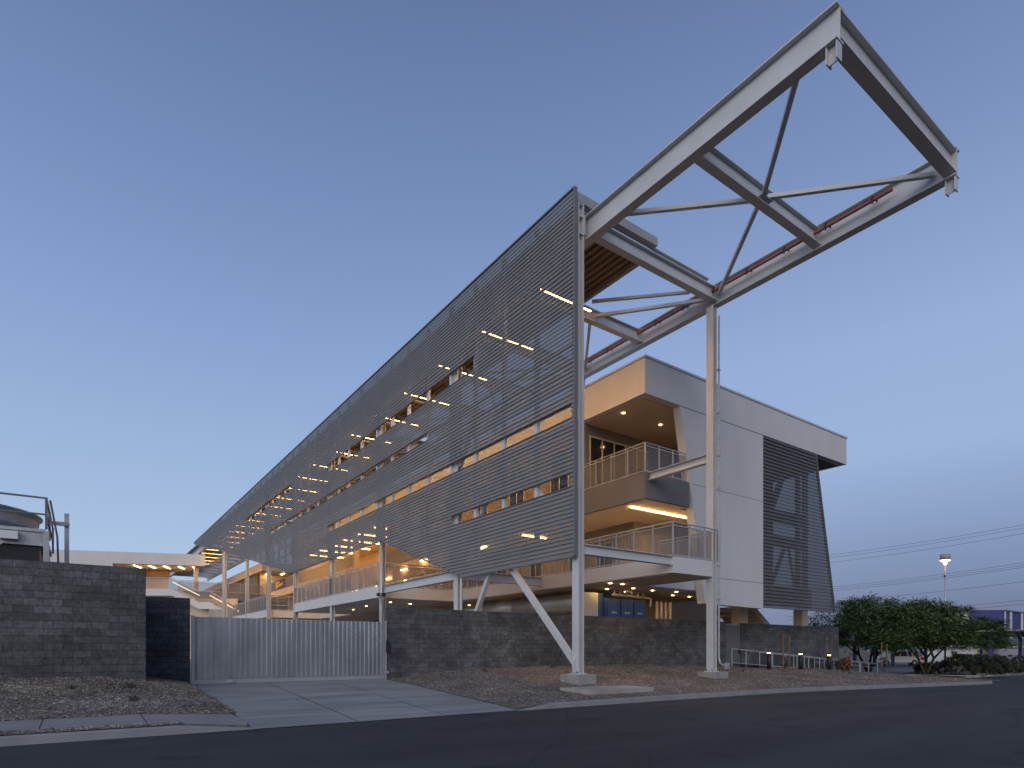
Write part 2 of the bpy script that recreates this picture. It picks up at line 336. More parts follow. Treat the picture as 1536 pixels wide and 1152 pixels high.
# driveway: three concrete bays with joints
def zdr(x, y):
    t = max(0, min(1,(y-yk(x))/(5.55-yk(x)))); return .012 + .41*t**.9
dl = lambda y: -11.35 + (.25)*(y+3)/8.5; dr = lambda y: -5.15 + .5*max(0,min(1,(y+3.3)/8.8))
dj = [yk(-8)-.0, -1.95, -.25, 2.35, 5.75]
dm = MB()
for a, b in zip(dj, dj[1:]):
    for i in range(3):
        f0, f1 = i/3, (i+1)/3; gq = .012
        vs = []
        for y in (a+gq, (a+b)/2, b-gq):
            xa, xb = dl(y), dr(y)
            if y < -2: xb += .9*(-2-y)/1.2 if False else 0
            x0 = xa+(xb-xa)*f0+gq; x1 = xa+(xb-xa)*f1-gq; vs += [(x0,y,zdr(x0,y)),(x1,y,zdr(x1,y))]
        dm.add(vs, [(0,1,3,2),(2,3,5,4)])
# flared apron on the street side
dm.add([(-5.15,yk(-5.15),.012),(-4.1,yk(-4.1),.014),(-5.14,-1.95,zdr(-5.14,-1.95)-.02)], [(0,1,2)])
struct('driveway', dm, DRIVE)
dj_ = MB(); dj_.add([(-11.33,-3.5,-.005),(-5.18,-3.6,-.005),(-4.7,5.7,.40),(-11.1,5.7,.40)], [(0,1,2,3)])
struct('driveway_joint', dj_, STEELD)
# pavement on the left
pm = MB()
for i in range(14):
    x1 = -11.5 - i*1.55 if i else -11.34; x0 = -11.5 - i*1.55 - 1.535; za, zb_ = (.19,.21) if i else (zdr(x1,-2.6)+.006, zdr(x1,-1.6)+.006)
    def py(x, f): return -2.75 - .05*(x+15) + f*1.45
    pm.add([(x0,py(x0,0),.19),(x1,py(x1,0),za),(x1,py(x1,1),zb_),(x0,py(x0,1),.21),(x0,py(x0,0),.05),(x1,py(x1,0),.0)], [(0,1,2,3),(4,5,1,0)])
struct('pavement', pm, PAVE)
# gravel beds
def zleft(x, y):
    t = max(0, min(1, (y+1.45)/4.9)); b = mnoise.noise(Vector((x*.7,y*.7,9)))*.05
    e = max(0, min(1, (-11.15-x)/2.3)); zz = .20 + .58*t**.85 + b*min(1,t*5)
    base = .04 + .40*max(0,(y+3)/8.6)
    return base + (zz-base)*(e**.7)
gl = sheet(zleft, fr_(-34,-11.15,.4), lambda x: -1.32 - .05*(x+15), lambda x: 5.7, 22)
struct('gravel_bed', gl, GRAV, smooth=True)
gs = sheet(lambda x,y: .165 + mnoise.noise(Vector((x*2,y*2,1)))*.012 - max(0,(x+12.8))*.105, fr_(-34,-11.32,.5), lambda x: yk(x)+.12, lambda x: -2.72 - .05*(x+15), 3)
struct('gravel_verge', gs, GRAV)
def yend(x): return 5.72 if x < 27.05 else 5.72
def zright(x, y):
    z = zgr(x, y)
    xe = dr(y) - .02; e = max(0, min(1, (x-xe)/(1.9))); base = zdr(x, y) + .004
    z = base + (z-base)*(e**.6) if x < xe+1.9 else z
    e2 = max(0, min(1, (26.98-x)/1.6)); return (zg(x)+.13) + (z-zg(x)-.13)*e2**.8
rx = fr_(0,1,.0085)
m = MB(); ny = 26; kx = len(rx)
for j in range(ny+1):
    for u in rx:
        v = j/ny
        x = None
        yl = 5.72
        xx = -4.4 + u*(26.9+4.4); ya = yk(xx)+.12
        if xx > 24: ya = ya + (max(0,xx-24)/2.9)**3*1.9
        y = ya + (yl-ya)*v
        xl = dr(y) if y > yk(-4) else -4.2
        xs_ = xl + u*(26.9-xl)
        m.v.append((xs_, y, zright(xs_, y)))
m.f = [(j*kx+i, j*kx+i+1, (j+1)*kx+i+1, (j+1)*kx+i) for j in range(ny) for i in range(kx-1)]
struct('gravel_bed', m, GRAV, smooth=True)
struct('dirt_strip', sheet(lambda x,y: zg(x)+.10+.05*mnoise.noise(Vector((x*.5,y*.5,2))), fr_(36.2,120,3), lambda x: .75 - .02*(x-36), lambda x: 5+.25*(x-36) if x < 60 else 11, 5), DIRT)
# loose stones
def stones(x0, x1, y0, y1, n, fz, smin, smax, seed):
    r = random.Random(seed); mb = MB()
    for _ in range(n):
        x = r.uniform(x0,x1); y = r.uniform(y0,y1); z = fz(x,y)
        if z is None: continue
        s_ = r.uniform(smin,smax); a = r.uniform(0,6.28)
        ca, sa = math.cos(a)*s_, math.sin(a)*s_; k = r.uniform(.5,.95); t = r.uniform(.45,.9)*s_
        mb.add([(x+ca,y+sa,z),(x-sa*k,y+ca*k,z+t*.2),(x-ca,y-sa,z+t*.1),(x+sa*k,y-ca*k,z),(x+ca*.2,y+sa*.3,z+t),(x-ca*.4,y-sa*.2,z+t*.85)],
               [(0,1,4),(1,5,4),(1,2,5),(2,3,5),(3,4,5),(3,0,4)])
    return mb
struct('gravel', stones(-17.5,-11.2,-1.4,5.6,14000,zleft,.013,.038,1), STONE, 'stuff')
def zst(x, y): return zright(x,y) if y > yk(x)+.2 and x > dr(y)+.1 and x < 26.5 else None
struct('gravel', stones(-17.5,-12.5,-3.3,-2.7,900,lambda x,y: .165 if yk(x)+.2 < y < -2.8-.05*(x+15) else None,.018,.04,5), STONE, 'stuff')
struct('gravel', stones(-5,27,-5,5.6,24000,zst,.014,.040,2), STONE, 'stuff')

struct('plaza', MB().add([(-11.2,5.9,.415),(40,5.9,.415),(40,160,.415),(-40,160,.415),(-40,20,.415),(-11.2,20,.415)],[(0,1,2,3,4,5)]), PAVE)
# ------------------------------------------------------------------ block walls
def wall(x0, x1, y0, y1, z0, z1, m, label):
    mb = MB().box(x0,x1,y0,y1,z0,z1)
    return solo('block_wall', mb, m, label, 'block wall', 'grey block boundary walls')
wall(-40,-12.56,3.54,3.75,.0,3.735,BLOCK,'tall grey concrete block wall at the left in front of the cooling tower')
wall(-12.56,-11.2,5.67,5.87,.0,3.14,BLOCKD,'short darker block wall between the tall wall and the metal gate')
solo('block_wall', MB().box(-12.76,-12.56,3.752,5.87,.0,3.14), BLOCKD, 'narrow return of block wall joining the tall wall to the dark short one', 'block wall', 'grey block boundary walls')
wall(-4.57,16.35,5.67,5.87,-.1,3.14,BLOCK,'long grey block wall behind the two tall steel columns')
wall(17.85,29.3,5.67,5.87,-.6,3.11,BLOCK,'grey block wall right of the narrow metal door, beside the ramp railing')
# ------------------------------------------------------------------ sliding gate
gt = thing('sliding_gate', 'corrugated galvanised metal gate across the concrete driveway', 'gate', (-7.86,5.7,.42))
gm = MB(); xs_ = []; x = -11.05; p = .163
while x < -4.72:
    for dx, dy in ((0,0),(.008,-.022),(.022,-.038),(.038,-.040),(.052,-.026),(.060,0)):
        xs_.append((x+dx, 5.62+dy))
    x += p
gm.v = [(a,b,.58) for a,b in xs_] + [(a,b,2.56) for a,b in xs_]; k = len(xs_)
gm.f = [(i,i+1,k+i+1,k+i) for i in range(k-1)]
part('corrugated_sheet', gm, GATE, gt)
fm = MB().box(-11.06,-4.72,5.632,5.70,2.50,2.56).box(-11.06,-4.72,5.632,5.70,.50,.62).box(-11.06,-10.99,5.632,5.70,.62,2.5).box(-4.80,-4.72,5.632,5.70,.62,2.5)
part('gate_frame', fm, GALV, gt)
part('bottom_rail', MB().box(-11.1,-4.7,5.60,5.66,.43,.56), STEELD, gt)
part('roller_cover', MB().box(-10.2,-9.98,5.52,5.598,.44,.54), GALV, gt)
gp = thing('gate_post', 'slim steel post with latch at the right end of the gate', 'post', (-4.66,5.6,.4))
part('post', MB().box(-4.69,-4.62,5.58,5.65,.38,2.6), STEELD, gp)
part('latch', MB().box(-4.66,-4.58,5.50,5.578,1.42,1.86), BLACK, gp)
part('hinge_bracket', MB().box(-4.72,-4.57,5.52,5.578,.62,.72), GALV, gp)
gp2 = solo('gate_post', MB().box(-11.18,-11.08,5.56,5.655,.38,2.6), STEELD, 'slim steel post between dark short wall and left end of the gate', 'post')
# pedestrian door in the wall
pd = thing('metal_door', 'dark narrow metal door set between two grey block walls', 'door', (17.1,5.7,.4))
dmb = MB()
for i in range(12): dmb.box(16.37+i*.122,16.37+i*.122+.1,5.72,5.76,.5,2.95)
part('slat_panel', dmb, TRIM, pd)
part('door_frame', MB().box(16.35,16.40,5.765,5.83,.4,3.05).box(17.80,17.85,5.765,5.83,.4,3.05).box(16.40,17.80,5.765,5.83,2.97,3.05), STEELD, pd)
part('lock', MB().box(17.62,17.74,5.66,5.715,1.3,1.62), BLACK, pd)

# ------------------------------------------------------------------ steel columns
def column(label, y, x0, z0, z1, name='steel_column', group='steel columns under the louvred screen'):
    t = thing(name, label, 'column', (x0+.12, y+.16, z0), group)
    W = .34; Dp = .25; tf = .03
    m = MB().box(x0,x0+tf,y,y+W,z0+.04,z1).box(x0+Dp-tf,x0+Dp,y,y+W,z0+.04,z1).box(x0+tf,x0+Dp-tf,y+W/2-.015,y+W/2+.015,z0+.04,z1)
    part('shaft', m, STEEL, t)
    part('base_plate', MB().box(x0-.06,x0+Dp+.06,y-.06,y+W+.06,z0,z0+.038), STEEL, t)
    for a, b in ((-.02,.04),(Dp+.02,.04),(-.02,W-.04),(Dp+.02,W-.04)):
        part('anchor_bolt', MB().cyl((x0+a,y+b,z0+.039),(x0+a,y+b,z0+.10),.022,6), BLACK, t)
    return t
c0 = column('tall steel column at the near corner of the louvred screen on a concrete pier', 0, 0, .67, 17.0)
# stiffeners and bracket at its head
sm = MB()
for z in (16.98,16.55,15.95): sm.box(.031,.219,.002,.15,z-.03,z-.005)
sm.box(.252,.36,.05,.29,16.0,16.7)
part('stiffener', sm, STEEL, c0)
part('gusset_plate', MB().vslab([(-.12,.72),(-.002,.72),(-.002,1.35),(-.12,1.12)], .1,.2), STEEL, c0)
COLY = [8.25,16.75,25.2,33.75,42.2,51.0,62.6]
CZT = [5.2,17,17,17,17,17,17]
names = ['steel column under the lowest tip of the louvred screen, in front of the beam','steel column with a white conduit rising beside the gate','steel column behind the balcony guardrail left of the conduit column','steel column at the far end of the balcony guardrail','steel column standing by the purple banner','slim steel column left of the banner, second from the far end','double steel column below the seam at the far end of the screen']
for i, (y, zt) in enumerate(zip(COLY, CZT)):
    t = column(names[i], y, 0, .45, 17.0)
    if i >= 3: part('conduit', MB().cyl((-.08,y+.05,.5),(-.08,y+.05,9.),.05), GALV, t)
    if i == 6:
        part('shaft', MB().box(0,.25,y+1.0,y+1.34,.45,17), STEEL, t)
cc = thing('conduit_pipe', 'white conduit pipe bending onto the column beside the gate', 'pipe', (-.1,16.7,.5))
part('pipe', MB().tube([(-.10,16.56,.5),(-.10,16.56,7.2),(-.06,16.72,7.5),(.1,16.9,7.5)],.075,10), RAIL, cc, True)
part('junction_box', MB().box(-.28,-.02,16.3,16.54,4.35,4.75).box(-.22,-.06,16.36,16.5,4.1,4.348), GALV, cc)
part('floodlight', MB().box(-.42,-.285,16.33,16.50,4.55,4.72), BLACK, cc)
part('floodlight', MB().box(-.20,-.06,16.10,16.297,4.55,4.72), BLACK, cc)
solo('conduit_pipe', MB().cyl((-.1,7.75,.5),(-.1,7.75,5.0),.06), RAIL, 'slim white pipe beside the column under the screen tip', 'pipe')
# right column
cr = column('tall steel column carrying the outer end of the overhead frame, with conduit', 0, 7.45, .60, 15.9)
part('conduit', MB().tube([(7.78,-.04,15.5),(7.78,-.04,1.2),(7.80,-.08,.98),(7.95,-.14,.86),(8.12,-.18,.86)],.04,8).tube([(7.74,.10,15.9),(7.74,.10,1.0)],.03), GALV, cr)
part('conduit_clamp', MB().box(7.702,7.84,-.08,.02,1.9,1.96), STEELD, cr)
for z in (3.6,5.0,8.2,9.6,11.4,13.2):
    part('conduit_clamp', MB().box(7.702,7.84,-.08,.02,z,z+.06), STEELD, cr)
part('junction_box', MB().box(8.05,8.22,-.26,-.10,.72,.98), GALV, cr)
def pier(label, x0, x1, y0, y1, z0, z1):
    m = MB(); b = .02
    m.add([(x0,y0,z0),(x1,y0,z0),(x1,y1,z0),(x0,y1,z0),(x0,y0,z1-b),(x1,y0,z1-b),(x1,y1,z1-b),(x0,y1,z1-b),(x0+b,y0+b,z1),(x1-b,y0+b,z1),(x1-b,y1-b,z1),(x0+b,y1-b,z1)],
          [(0,1,5,4),(1,2,6,5),(2,3,7,6),(3,0,4,7),(4,5,9,8),(5,6,10,9),(6,7,11,10),(7,4,8,11),(8,9,10,11)])
    return solo('concrete_pier', m, CONC, label, 'pier', 'concrete piers under the tall columns')
pier('concrete pier under the near corner column', -.28,.55,-.30,.65,.0,.67)
pier('concrete pier under the conduit column at the right', 7.15,8.02,-.32,.60,-.1,.60)
solo('concrete_pad', MB().slab([(-1.9,-2.6),(.7,-2.75),(.75,-1.5),(-1.85,-1.2)],.1,.34), CONC, 'low flat concrete pad in the gravel in front of the corner column', 'concrete pad')

# ------------------------------------------------------------------ overhead frame
fr0 = thing('overhead_frame', 'cantilevered steel frame of I-beams and cross braces above the building', 'steel frame', (4,0,15.9))
ZB, ZT = 15.92, 16.78; ZM = (ZB+ZT)/2
XL, XR = .62, 7.72; YT = -8.55
part('main_beam', MB().ibeam((XL,124,ZM),(XL,YT,ZM),.34,ZT-ZB,.04,.03), STEEL, fr0)
part('main_beam', MB().ibeam((XR,124,ZM),(XR,YT,ZM),.34,ZT-ZB,.04,.03), STEEL, fr0)
part('end_beam', MB().ibeam((XL+.02,YT+.18,ZM+.04),(XR-.02,YT+.18,ZM+.04),.34,.70,.035,.03), STEEL, fr0)
for x in (XL, XR):
    part('hanger_stub', MB().box(x-.12,x+.12,YT+.02,YT+.05,ZB-.42,ZB-.002).box(x-.12,x+.12,YT+.26,YT+.29,ZB-.42,ZB-.002).box(x-.015,x+.015,YT+.05,YT+.26,ZB-.42,ZB-.002), STEEL, fr0)
CB = [-4.27,.05] + [4.1*i + .1 for i in range(1,30)]
for i, y in enumerate(CB):
    h = .55
    part('cross_beam', MB().ibeam((XL+.02,y,ZM-.02),(XR-.02,y,ZM-.02),.30,h,.03,.025), STEEL, fr0)
part('cross_beam', MB().ibeam((4.22,.5,17.02),(XR-.02,.5,17.02),.26,.46,.03,.025), STEEL, fr0)
for y in (YT+.95,-3.6,-1.0,.75):
    part('gusset_plate', MB().box(XL+.02,XL+.42,y-.18,y+.18,zb-.02,zb+.0), STEEL, fr0) if False else None
XC = (XL+XR)/2
def brace(p, q, w=.13): part('diagonal_brace', MB().beam(p, q, w, w), STEEL, fr0)
zb = ZM - .05
for (ya, yb_, yc) in ((YT+.3, .1, -4.27),):
    brace((XL+.1,ya+.7,zb),(XC-.1,yc-.15,zb)); brace((XR-.1,ya+.3,zb),(XC+.1,yc-.15,zb))
    brace((XL+.1,yb_-1.0,zb),(XC-.12,yc+.15,zb)); brace((XR-.1,yb_-.25,zb),(XC+.1,yc+.15,zb))
for i in range(1, 28, 2):
    y0, y1, y2 = CB[i], CB[i+1], CB[i+2]
    brace((XL+.1,y0+.2,zb),(XR-.1,y1-.2,zb)) if False else None
    brace((XR-.1,y0+.25,zb),(XC+.4,y1-.15,zb)); brace((XC+.4,y1+.15,zb),(XR-.1,y2-.25,zb)); brace((3.7,y1-.9,zb),(XR-1.2,y0+.4,zb),.11)
part('node_plate', MB().slab([(XC-.3,-4.5),(XC+.3,-4.5),(XC+.3,-4.04),(XC-.3,-4.04)],zb-.10,zb-.07), STEEL, fr0)
fp = MB().tube([(XR-.30,124,ZB+.52),(XR-.30,-6.85,ZB+.52)],.062,8)
part('red_pipe', fp, RED, fr0, True)
for i in range(18):
    y = -6.3 + i*1.55
    part('pipe_clamp', MB().box(XR-.38,XR-.02,y,y+.05,ZB+.585,ZB+.61).box(XR-.38,XR-.35,y,y+.05,ZB+.36,ZB+.584), BLACK, fr0)
for i in range(1,9):
    y = 8.4*i
    part('roof_post', MB().box(XR-.12,XR+.12,y-.12,y+.12,15.1,ZB-.002), STEEL, fr0)
    part('knee_brace', MB().beam((XR,y+.13,15.15),(XR,y+1.1,ZB-.03),.12,.12), STEEL, fr0)
# canopy roof over the frame
cr_ = thing('canopy_roof', 'narrow flat canopy roof with ribbed brown underside behind the louvred screen', 'canopy', (2,40,17))
dk = MB(); prof = []; x = .80
while x < 3.95:
    prof += [(x,16.86),(x+.16,16.86),(x+.19,16.97),(x+.27,16.97)]; x += .30
prof.append((3.95,16.86)); k = len(prof)
dk.v = [(a,.75,b) for a,b in prof] + [(a,124,b) for a,b in prof]; dk.f = [(i,i+1,k+i+1,k+i) for i in range(k-1)]
part('ribbed_soffit', dk, DECK, cr_)
part('roof_sheet', MB().box(.1,4.1,.4,124,17.02,17.10), STEELD, cr_)
part('end_cap', MB().box(.06,4.15,.1,.38,17.10,17.42).box(.06,4.15,.40,.44,16.99,17.098), STEELD, cr_)
dk2 = MB(); pr2 = []; x = 4.16
while x < 7.3: pr2 += [(x,16.86),(x+.16,16.86),(x+.19,16.97),(x+.27,16.97)]; x += .30
k = len(pr2); dk2.v = [(a,25,b) for a,b in pr2] + [(a,58,b) for a,b in pr2]; dk2.f = [(i,i+1,k+i+1,k+i) for i in range(k-1)]
part('ribbed_soffit', dk2, DECK, cr_)
part('roof_sheet', MB().box(4.13,7.6,25,58,17.03,17.10), STEELD, cr_)
part('edge_fascia', MB().box(3.96,4.12,.76,124,16.80,17.01), STEELD, cr_)

# ------------------------------------------------------------------ louvred screen
scn = thing('louvred_screen', 'long dark grey perforated ribbed metal screen with slots along the building', 'facade screen', (-.2,40,4.7))
SX = -.16
POLY_BOT = [(0.02,4.75),(7.5,4.76),(16.35,7.68),(34.1,7.75),(63.4,13.38),(84.6,17.2)]
def zbot(y):
    for (a, za), (b, zb_) in zip(POLY_BOT, POLY_BOT[1:]):
        if a <= y <= b: return za + (zb_-za)*(y-a)/(b-a)
    return 99
ZTOP = 17.36
def spans(z):
    out = []; ins = False; segs = []
    # right part: zero to left limit, with the notch between 7.5 and 34
    ys_ = []
    for (a, za), (b, zb_) in zip(POLY_BOT, POLY_BOT[1:]):
        if min(za,zb_) <= z < max(za,zb_) : ys_.append(a + (b-a)*(z-za)/(zb_-za))
    return ys_
SLOTS = [(6.5,25.46,13.6,14.2),(34.3,50.0,14.35,14.86),(10.8,40.5,11.74,12.15),(.16,25.46,9.53,10.04),(.2,8.46,7.17,7.65)]
def intervals(z, zmid):
    # solid (y0,y1) intervals of the sheet at height z; slots looked up at zmid
    iv = []
    if zmid < 4.76: iv = []
    def cross(zz, a, b):
        (ya, za), (yb_, zb_) = POLY_BOT[a], POLY_BOT[b]; t = (zz-za)/(zb_-za); t = max(0,min(1,t)); return ya + (yb_-ya)*t
    if zmid <= 7.68: iv = [(0.02, cross(z,1,2))]
    elif zmid <= 13.38: iv = [(0.02, cross(z,3,4))]
    else: iv = [(0.02, cross(z,4,5))]
    for (a, b, c, d) in SLOTS:
        if c <= zmid <= d:
            o = []
            for (p, q) in iv:
                if a > p: o.append((p, min(q,a)))
                if b < q: o.append((max(p,b), q))
            iv = [i for i in o if i[1]-i[0] > .02]
    return iv
PITCH = .15
prof = [(0,.0),(-.044,.005),(-.044,.104),(0,.112)]
def ribs(z0, z1):
    out = {}; nrib = max(1, int(round((z1-z0)/PITCH))); pt = (z1-z0)/nrib
    for r in range(nrib):
        zb_ = z0 + r*pt; pts = [(dx, zb_+dz*pt/PITCH) for dx, dz in prof] + [(0, zb_+pt)]
        for (xa, za), (xb, zb2) in zip(pts, pts[1:]):
            zm = (za+zb2)/2; A = intervals(za, zm); B = intervals(zb2, zm)
            for i_, ((a0, a1), (b0, b1)) in enumerate(zip(A, B)):
                out.setdefault(i_, MB()).add([(SX+xa,a0,za),(SX+xa,a1,za),(SX+xb,b1,zb2),(SX+xb,b0,zb2)], [(0,1,2,3)])
    return out.values()
cuts = [4.76,7.17,7.65,9.53,10.04,11.74,12.15,13.6,14.2,14.35,14.86,ZTOP]
for a, b in zip(cuts, cuts[1:]):
    for mb in ribs(a, b): part('ribbed_panel', mb, SCREEN, scn)
part('solid_end_panel', MB().add([(SX+.01,63.5,13.4),(SX+.01,84.6,17.2),(SX+.01,84.6,ZTOP),(SX+.01,63.5,ZTOP)],[(0,1,2,3)]), SCREEN, scn)
part('edge_trim', MB().box(SX-.07,SX+.05,-.06,.015,4.74,17.40), TRIM, scn)
part('edge_trim', MB().box(SX-.075,SX+.06,.016,84.7,ZTOP+.002,ZTOP+.06), TRIM, scn)
bt = MB()
for (a, za), (b, zb_) in zip(POLY_BOT, POLY_BOT[1:]): bt.beam((SX-.02,a,za-.02),(SX-.02,b,zb_-.02),.10,.05)
part('edge_trim', bt, TRIM, scn)
for (a, b, c, d) in SLOTS:
    part('slot_trim', MB().box(SX-.066,SX+.05,a+.02,b-.02,c-.02,c+.012).box(SX-.066,SX+.05,a+.02,b-.02,d-.012,d+.02), TRIM, scn)
PY = [2.3,4.45,6.6,8.72,11.0,13.15,15.2,17.25,19.6,21.8,23.6,25.65,27.9,30.2,32.2,34.2,36.4,38.4,40.4,42.7,44.9,47,49,51.4,54,57,60,66,70]
for y in PY:
    zb_ = max(zbot(y)+.1, 4.8)
    if zb_ < 16.5: part('screen_post', MB().box(SX+.06,SX+.20,y-.09,y+.09,zb_,17.3), STEEL, scn)
for z in (5.3,7.05,7.78,9.42,10.15,11.64,12.25,13.5,14.95,16.2):
    A = intervals(z, z)
    if A: part('girt', MB().box(SX+.201,SX+.27,A[0][0]+.4,A[-1][1]-.1,z-.05,z+.05), STEELD, scn)
# ------------------------------------------------------------------ chevron braces and tie beams in the near bay
solo('chevron_brace', MB().beam((.12,.22,.98),(.12,4.35,5.0),.20,.20), STEEL, 'long diagonal steel tube rising from the foot of the corner column', 'brace', 'diagonal braces of the near bay')
solo('chevron_brace', MB().beam((.12,8.15,1.2),(.12,5.55,5.0),.18,.18), STEEL, 'shorter diagonal steel tube coming up from behind the block wall', 'brace', 'diagonal braces of the near bay')
for k_, (ya, za, yb_, zb_) in enumerate(((8.2,5.1,6.7,7.4),(4.3,9.7,6.4,7.4),(4.45,9.7,2.3,7.4),(.35,5.2,2.3,7.4),(8.2,9.9,6.6,12))):
    solo('screen_brace', MB().beam((.12,ya,za),(.12,yb_,zb_),.16,.16), STEEL, 'diagonal steel tube glimpsed behind the slots of the screen near its corner', 'brace', 'diagonal tubes behind the screen')
def tie(label, p, q, w=.26, h=.34): return solo('tie_beam', MB().ibeam(p,q,w,h,.025,.02), STEEL, label, 'beam', 'steel beams tying columns to the floors')
tie('lavender-lit steel beam from the corner column to the lower balcony corner', (.26,.13,5.03),(4.93,.13,5.03),.26,.36)
tie('steel beam from the conduit column back to the upper balcony', (7.57,.36,9.57),(7.57,3.55,9.57),.26,.36)
tie('steel beam reaching from the column under the screen tip to the floor edge', (.26,8.42,4.96),(4.94,8.42,4.96),.26,.42)
tie('white steel beam between the screen tip column and the gate column', (.12,8.62,4.96),(.12,16.74,4.96),.28,.44)

# ------------------------------------------------------------------ the school building
bl = thing('school_building', 'three storey white building with overhanging roof and balconies behind the screen', 'building', (17,20,.4))
BX, BY, RX = 7.3, 3.6, 26.1
rf = part('roof_fascia', MB().slab([(BX,BY),(RX,BY),(RX,13),(17.5,13),(17.5,62),(BX,62)],13.42,15.08), WHITE, bl)
part('roof_coping', MB().box(BX-.05,RX+.05,BY-.05,BY+.25,15.08,15.18).box(BX-.05,BX+.25,BY+.252,62,15.082,15.182).box(RX-.25,RX+.05,BY+.252,13,15.082,15.182), STEEL, bl)
part('roof_soffit', MB().slab([(BX+.35,BY+.45),(17,BY+.45),(17,61.6),(BX+.35,61.6)],13.38,13.415), SOFFIT, bl)
part('balcony_floor', MB().slab([(BX+.1,BY+.1),(10.4,BY+.1),(10.4,BY+.5),(16.9,BY+.5),(16.9,7.95),(BX+.1,7.95)],9.782,9.80), WHITE, bl)
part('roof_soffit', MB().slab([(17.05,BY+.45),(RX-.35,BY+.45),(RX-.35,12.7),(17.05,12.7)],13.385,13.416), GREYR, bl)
part('end_wall', MB().vslab([(9.80,13.415),(16.80,13.415),(16.80,3.80),(11.70,3.87)],BY+.002,BY+.46), WHITE, bl)
part('wall_reveal', MB().box(9.85,16.8,BY-.004,BY-.001,13.38,13.412), GREYR, bl)
part('wall_reveal', MB().box(10.65,16.8,BY-.003,BY,9.72,9.745), GREYR, bl)
part('wall_reveal', MB().box(11.5,16.8,BY-.003,BY,5.20,5.225), GREYR, bl)
# floors
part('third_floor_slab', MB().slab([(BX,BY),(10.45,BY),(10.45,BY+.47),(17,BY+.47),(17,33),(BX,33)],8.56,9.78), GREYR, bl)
part('third_floor_soffit', MB().slab([(BX+.1,BY+.1),(10.4,BY+.1),(10.4,BY+.5),(16.9,BY+.5),(16.9,32.8),(BX+.1,32.8)],8.52,8.555), TAN, bl)
part('third_floor_slab', MB().slab([(8.3,33.01),(17,33.01),(17,44.9),(8.3,44.9)],9.3,9.72) if False else MB().slab([(8.3,44.9),(17,44.9),(17,76),(8.3,76)],8.9,9.78), TAN, bl)
part('second_floor_slab', MB().slab([(4.95,0.02),(7.44,0.02),(8.0,.02),(8.0,3.4),(16.8,4.1),(16.8,60),(4.95,60),(4.95,42.3),(-.05,42.3),(-.05,42.25),(4.95,42.25),(4.95,34.1),(-.05,34.1),(-.05,17.12),(4.95,17.12)] if False else [(4.95,0.02),(7.44,.02),(7.44,.40),(8.0,.40),(8.0,4.1),(16.8,4.1),(16.8,60),(4.95,60)],4.56,5.2), WHITE, bl)
part('balcony_slab', MB().slab([(-.06,17.12),(4.94,17.12),(4.94,34.1),(-.06,34.1)],4.54,5.2), WHITE, bl)
part('balcony_slab', MB().slab([(-.06,42.6),(4.94,42.6),(4.94,58),(-.06,58)],4.54,5.2), WHITE, bl)
part('ground_soffit', MB().slab([(5.05,.5),(7.3,.5),(7.3,4.2),(16.7,4.2),(16.7,33),(5.05,33)],4.52,4.556), SOFFIT, bl)
# third floor walls
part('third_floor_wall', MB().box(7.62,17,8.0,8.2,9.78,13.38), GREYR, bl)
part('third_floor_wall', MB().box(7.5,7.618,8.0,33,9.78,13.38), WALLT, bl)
part('third_floor_wall', MB().box(7.62,17,32.8,33,9.78,13.38), TAN, bl)
def window(x0, x1, z0, z1, y, n, mframe=FRAMEL):     # facing -y
    f = MB(); t = .07
    f.box(x0-t,x1+t,y-.06,y-.004,z1,z1+t).box(x0-t,x1+t,y-.06,y-.004,z0-t,z0)
    for i in range(n+1):
        xx = x0+(x1-x0)*i/n; f.box(xx-t/2,xx+t/2,y-.06,y-.004,z0,z1)
    o = part('window', f, mframe, bl)
    part('pane', MB().box(x0,x1,y-.03,y-.005,z0,z1), GLASS, o)
def windowx(y0, y1, z0, z1, x, n, mframe=FRAMEL):    # facing -x
    f = MB(); t = .07
    f.box(x-.06,x-.004,y0-t,y1+t,z1,z1+t).box(x-.06,x-.004,y0-t,y1+t,z0-t,z0)
    for i in range(n+1):
        yy = y0+(y1-y0)*i/n; f.box(x-.06,x-.004,yy-t/2,yy+t/2,z0,z1)
    o = part('window', f, mframe, bl)
    part('pane', MB().box(x-.03,x-.005,y0,y1,z0,z1), GLASS, o)
window(7.9,12.3,9.9,12.75,8.0,5)
for y in (9.2,13.2,17.2,21.2,25.2,29.0): windowx(y,y+1.5,9.9,12.4,7.5,2)
# second floor walls: corrugated siding
def siding_x(x, y0, y1, z0, z1):
    m = MB(); pr = []; y = y0
    while y < y1-.2: pr += [(y,0),(y+.1,0),(y+.13,-.04),(y+.2,-.04),(y+.23,0)]; y += .25
    k = len(pr); m.v = [(x+d,yy,z0) for yy,d in pr] + [(x+d,yy,z1) for yy,d in pr]; m.f = [(i,i+1,k+i+1,k+i) for i in range(k-1)]; return m
def siding_y(y, x0, x1, z0, z1):
    m = MB(); pr = []; x = x0
    while x < x1-.2: pr += [(x,0),(x+.1,0),(x+.13,-.04),(x+.2,-.04),(x+.23,0)]; x += .25
    k = len(pr); m.v = [(xx,y+d,z0) for xx,d in pr] + [(xx,y+d,z1) for xx,d in pr]; m.f = [(i,i+1,k+i+1,k+i) for i in range(k-1)]; return m
part('second_floor_wall', siding_x(10.7,7.5,33,5.2,8.1), CORR, bl)
part('second_floor_wall', siding_y(7.5,10.74,17,5.2,8.1), CORR, bl)
part('wall_header', MB().box(10.6,17,7.38,7.46,8.05,8.518).box(10.6,10.68,7.47,33,8.052,8.519), GREYR, bl)
for y in (9.0,11.4,15.5,19.5,22.5,26,29.5): windowx(y,y+1.3,5.5,7.6,10.62,2)
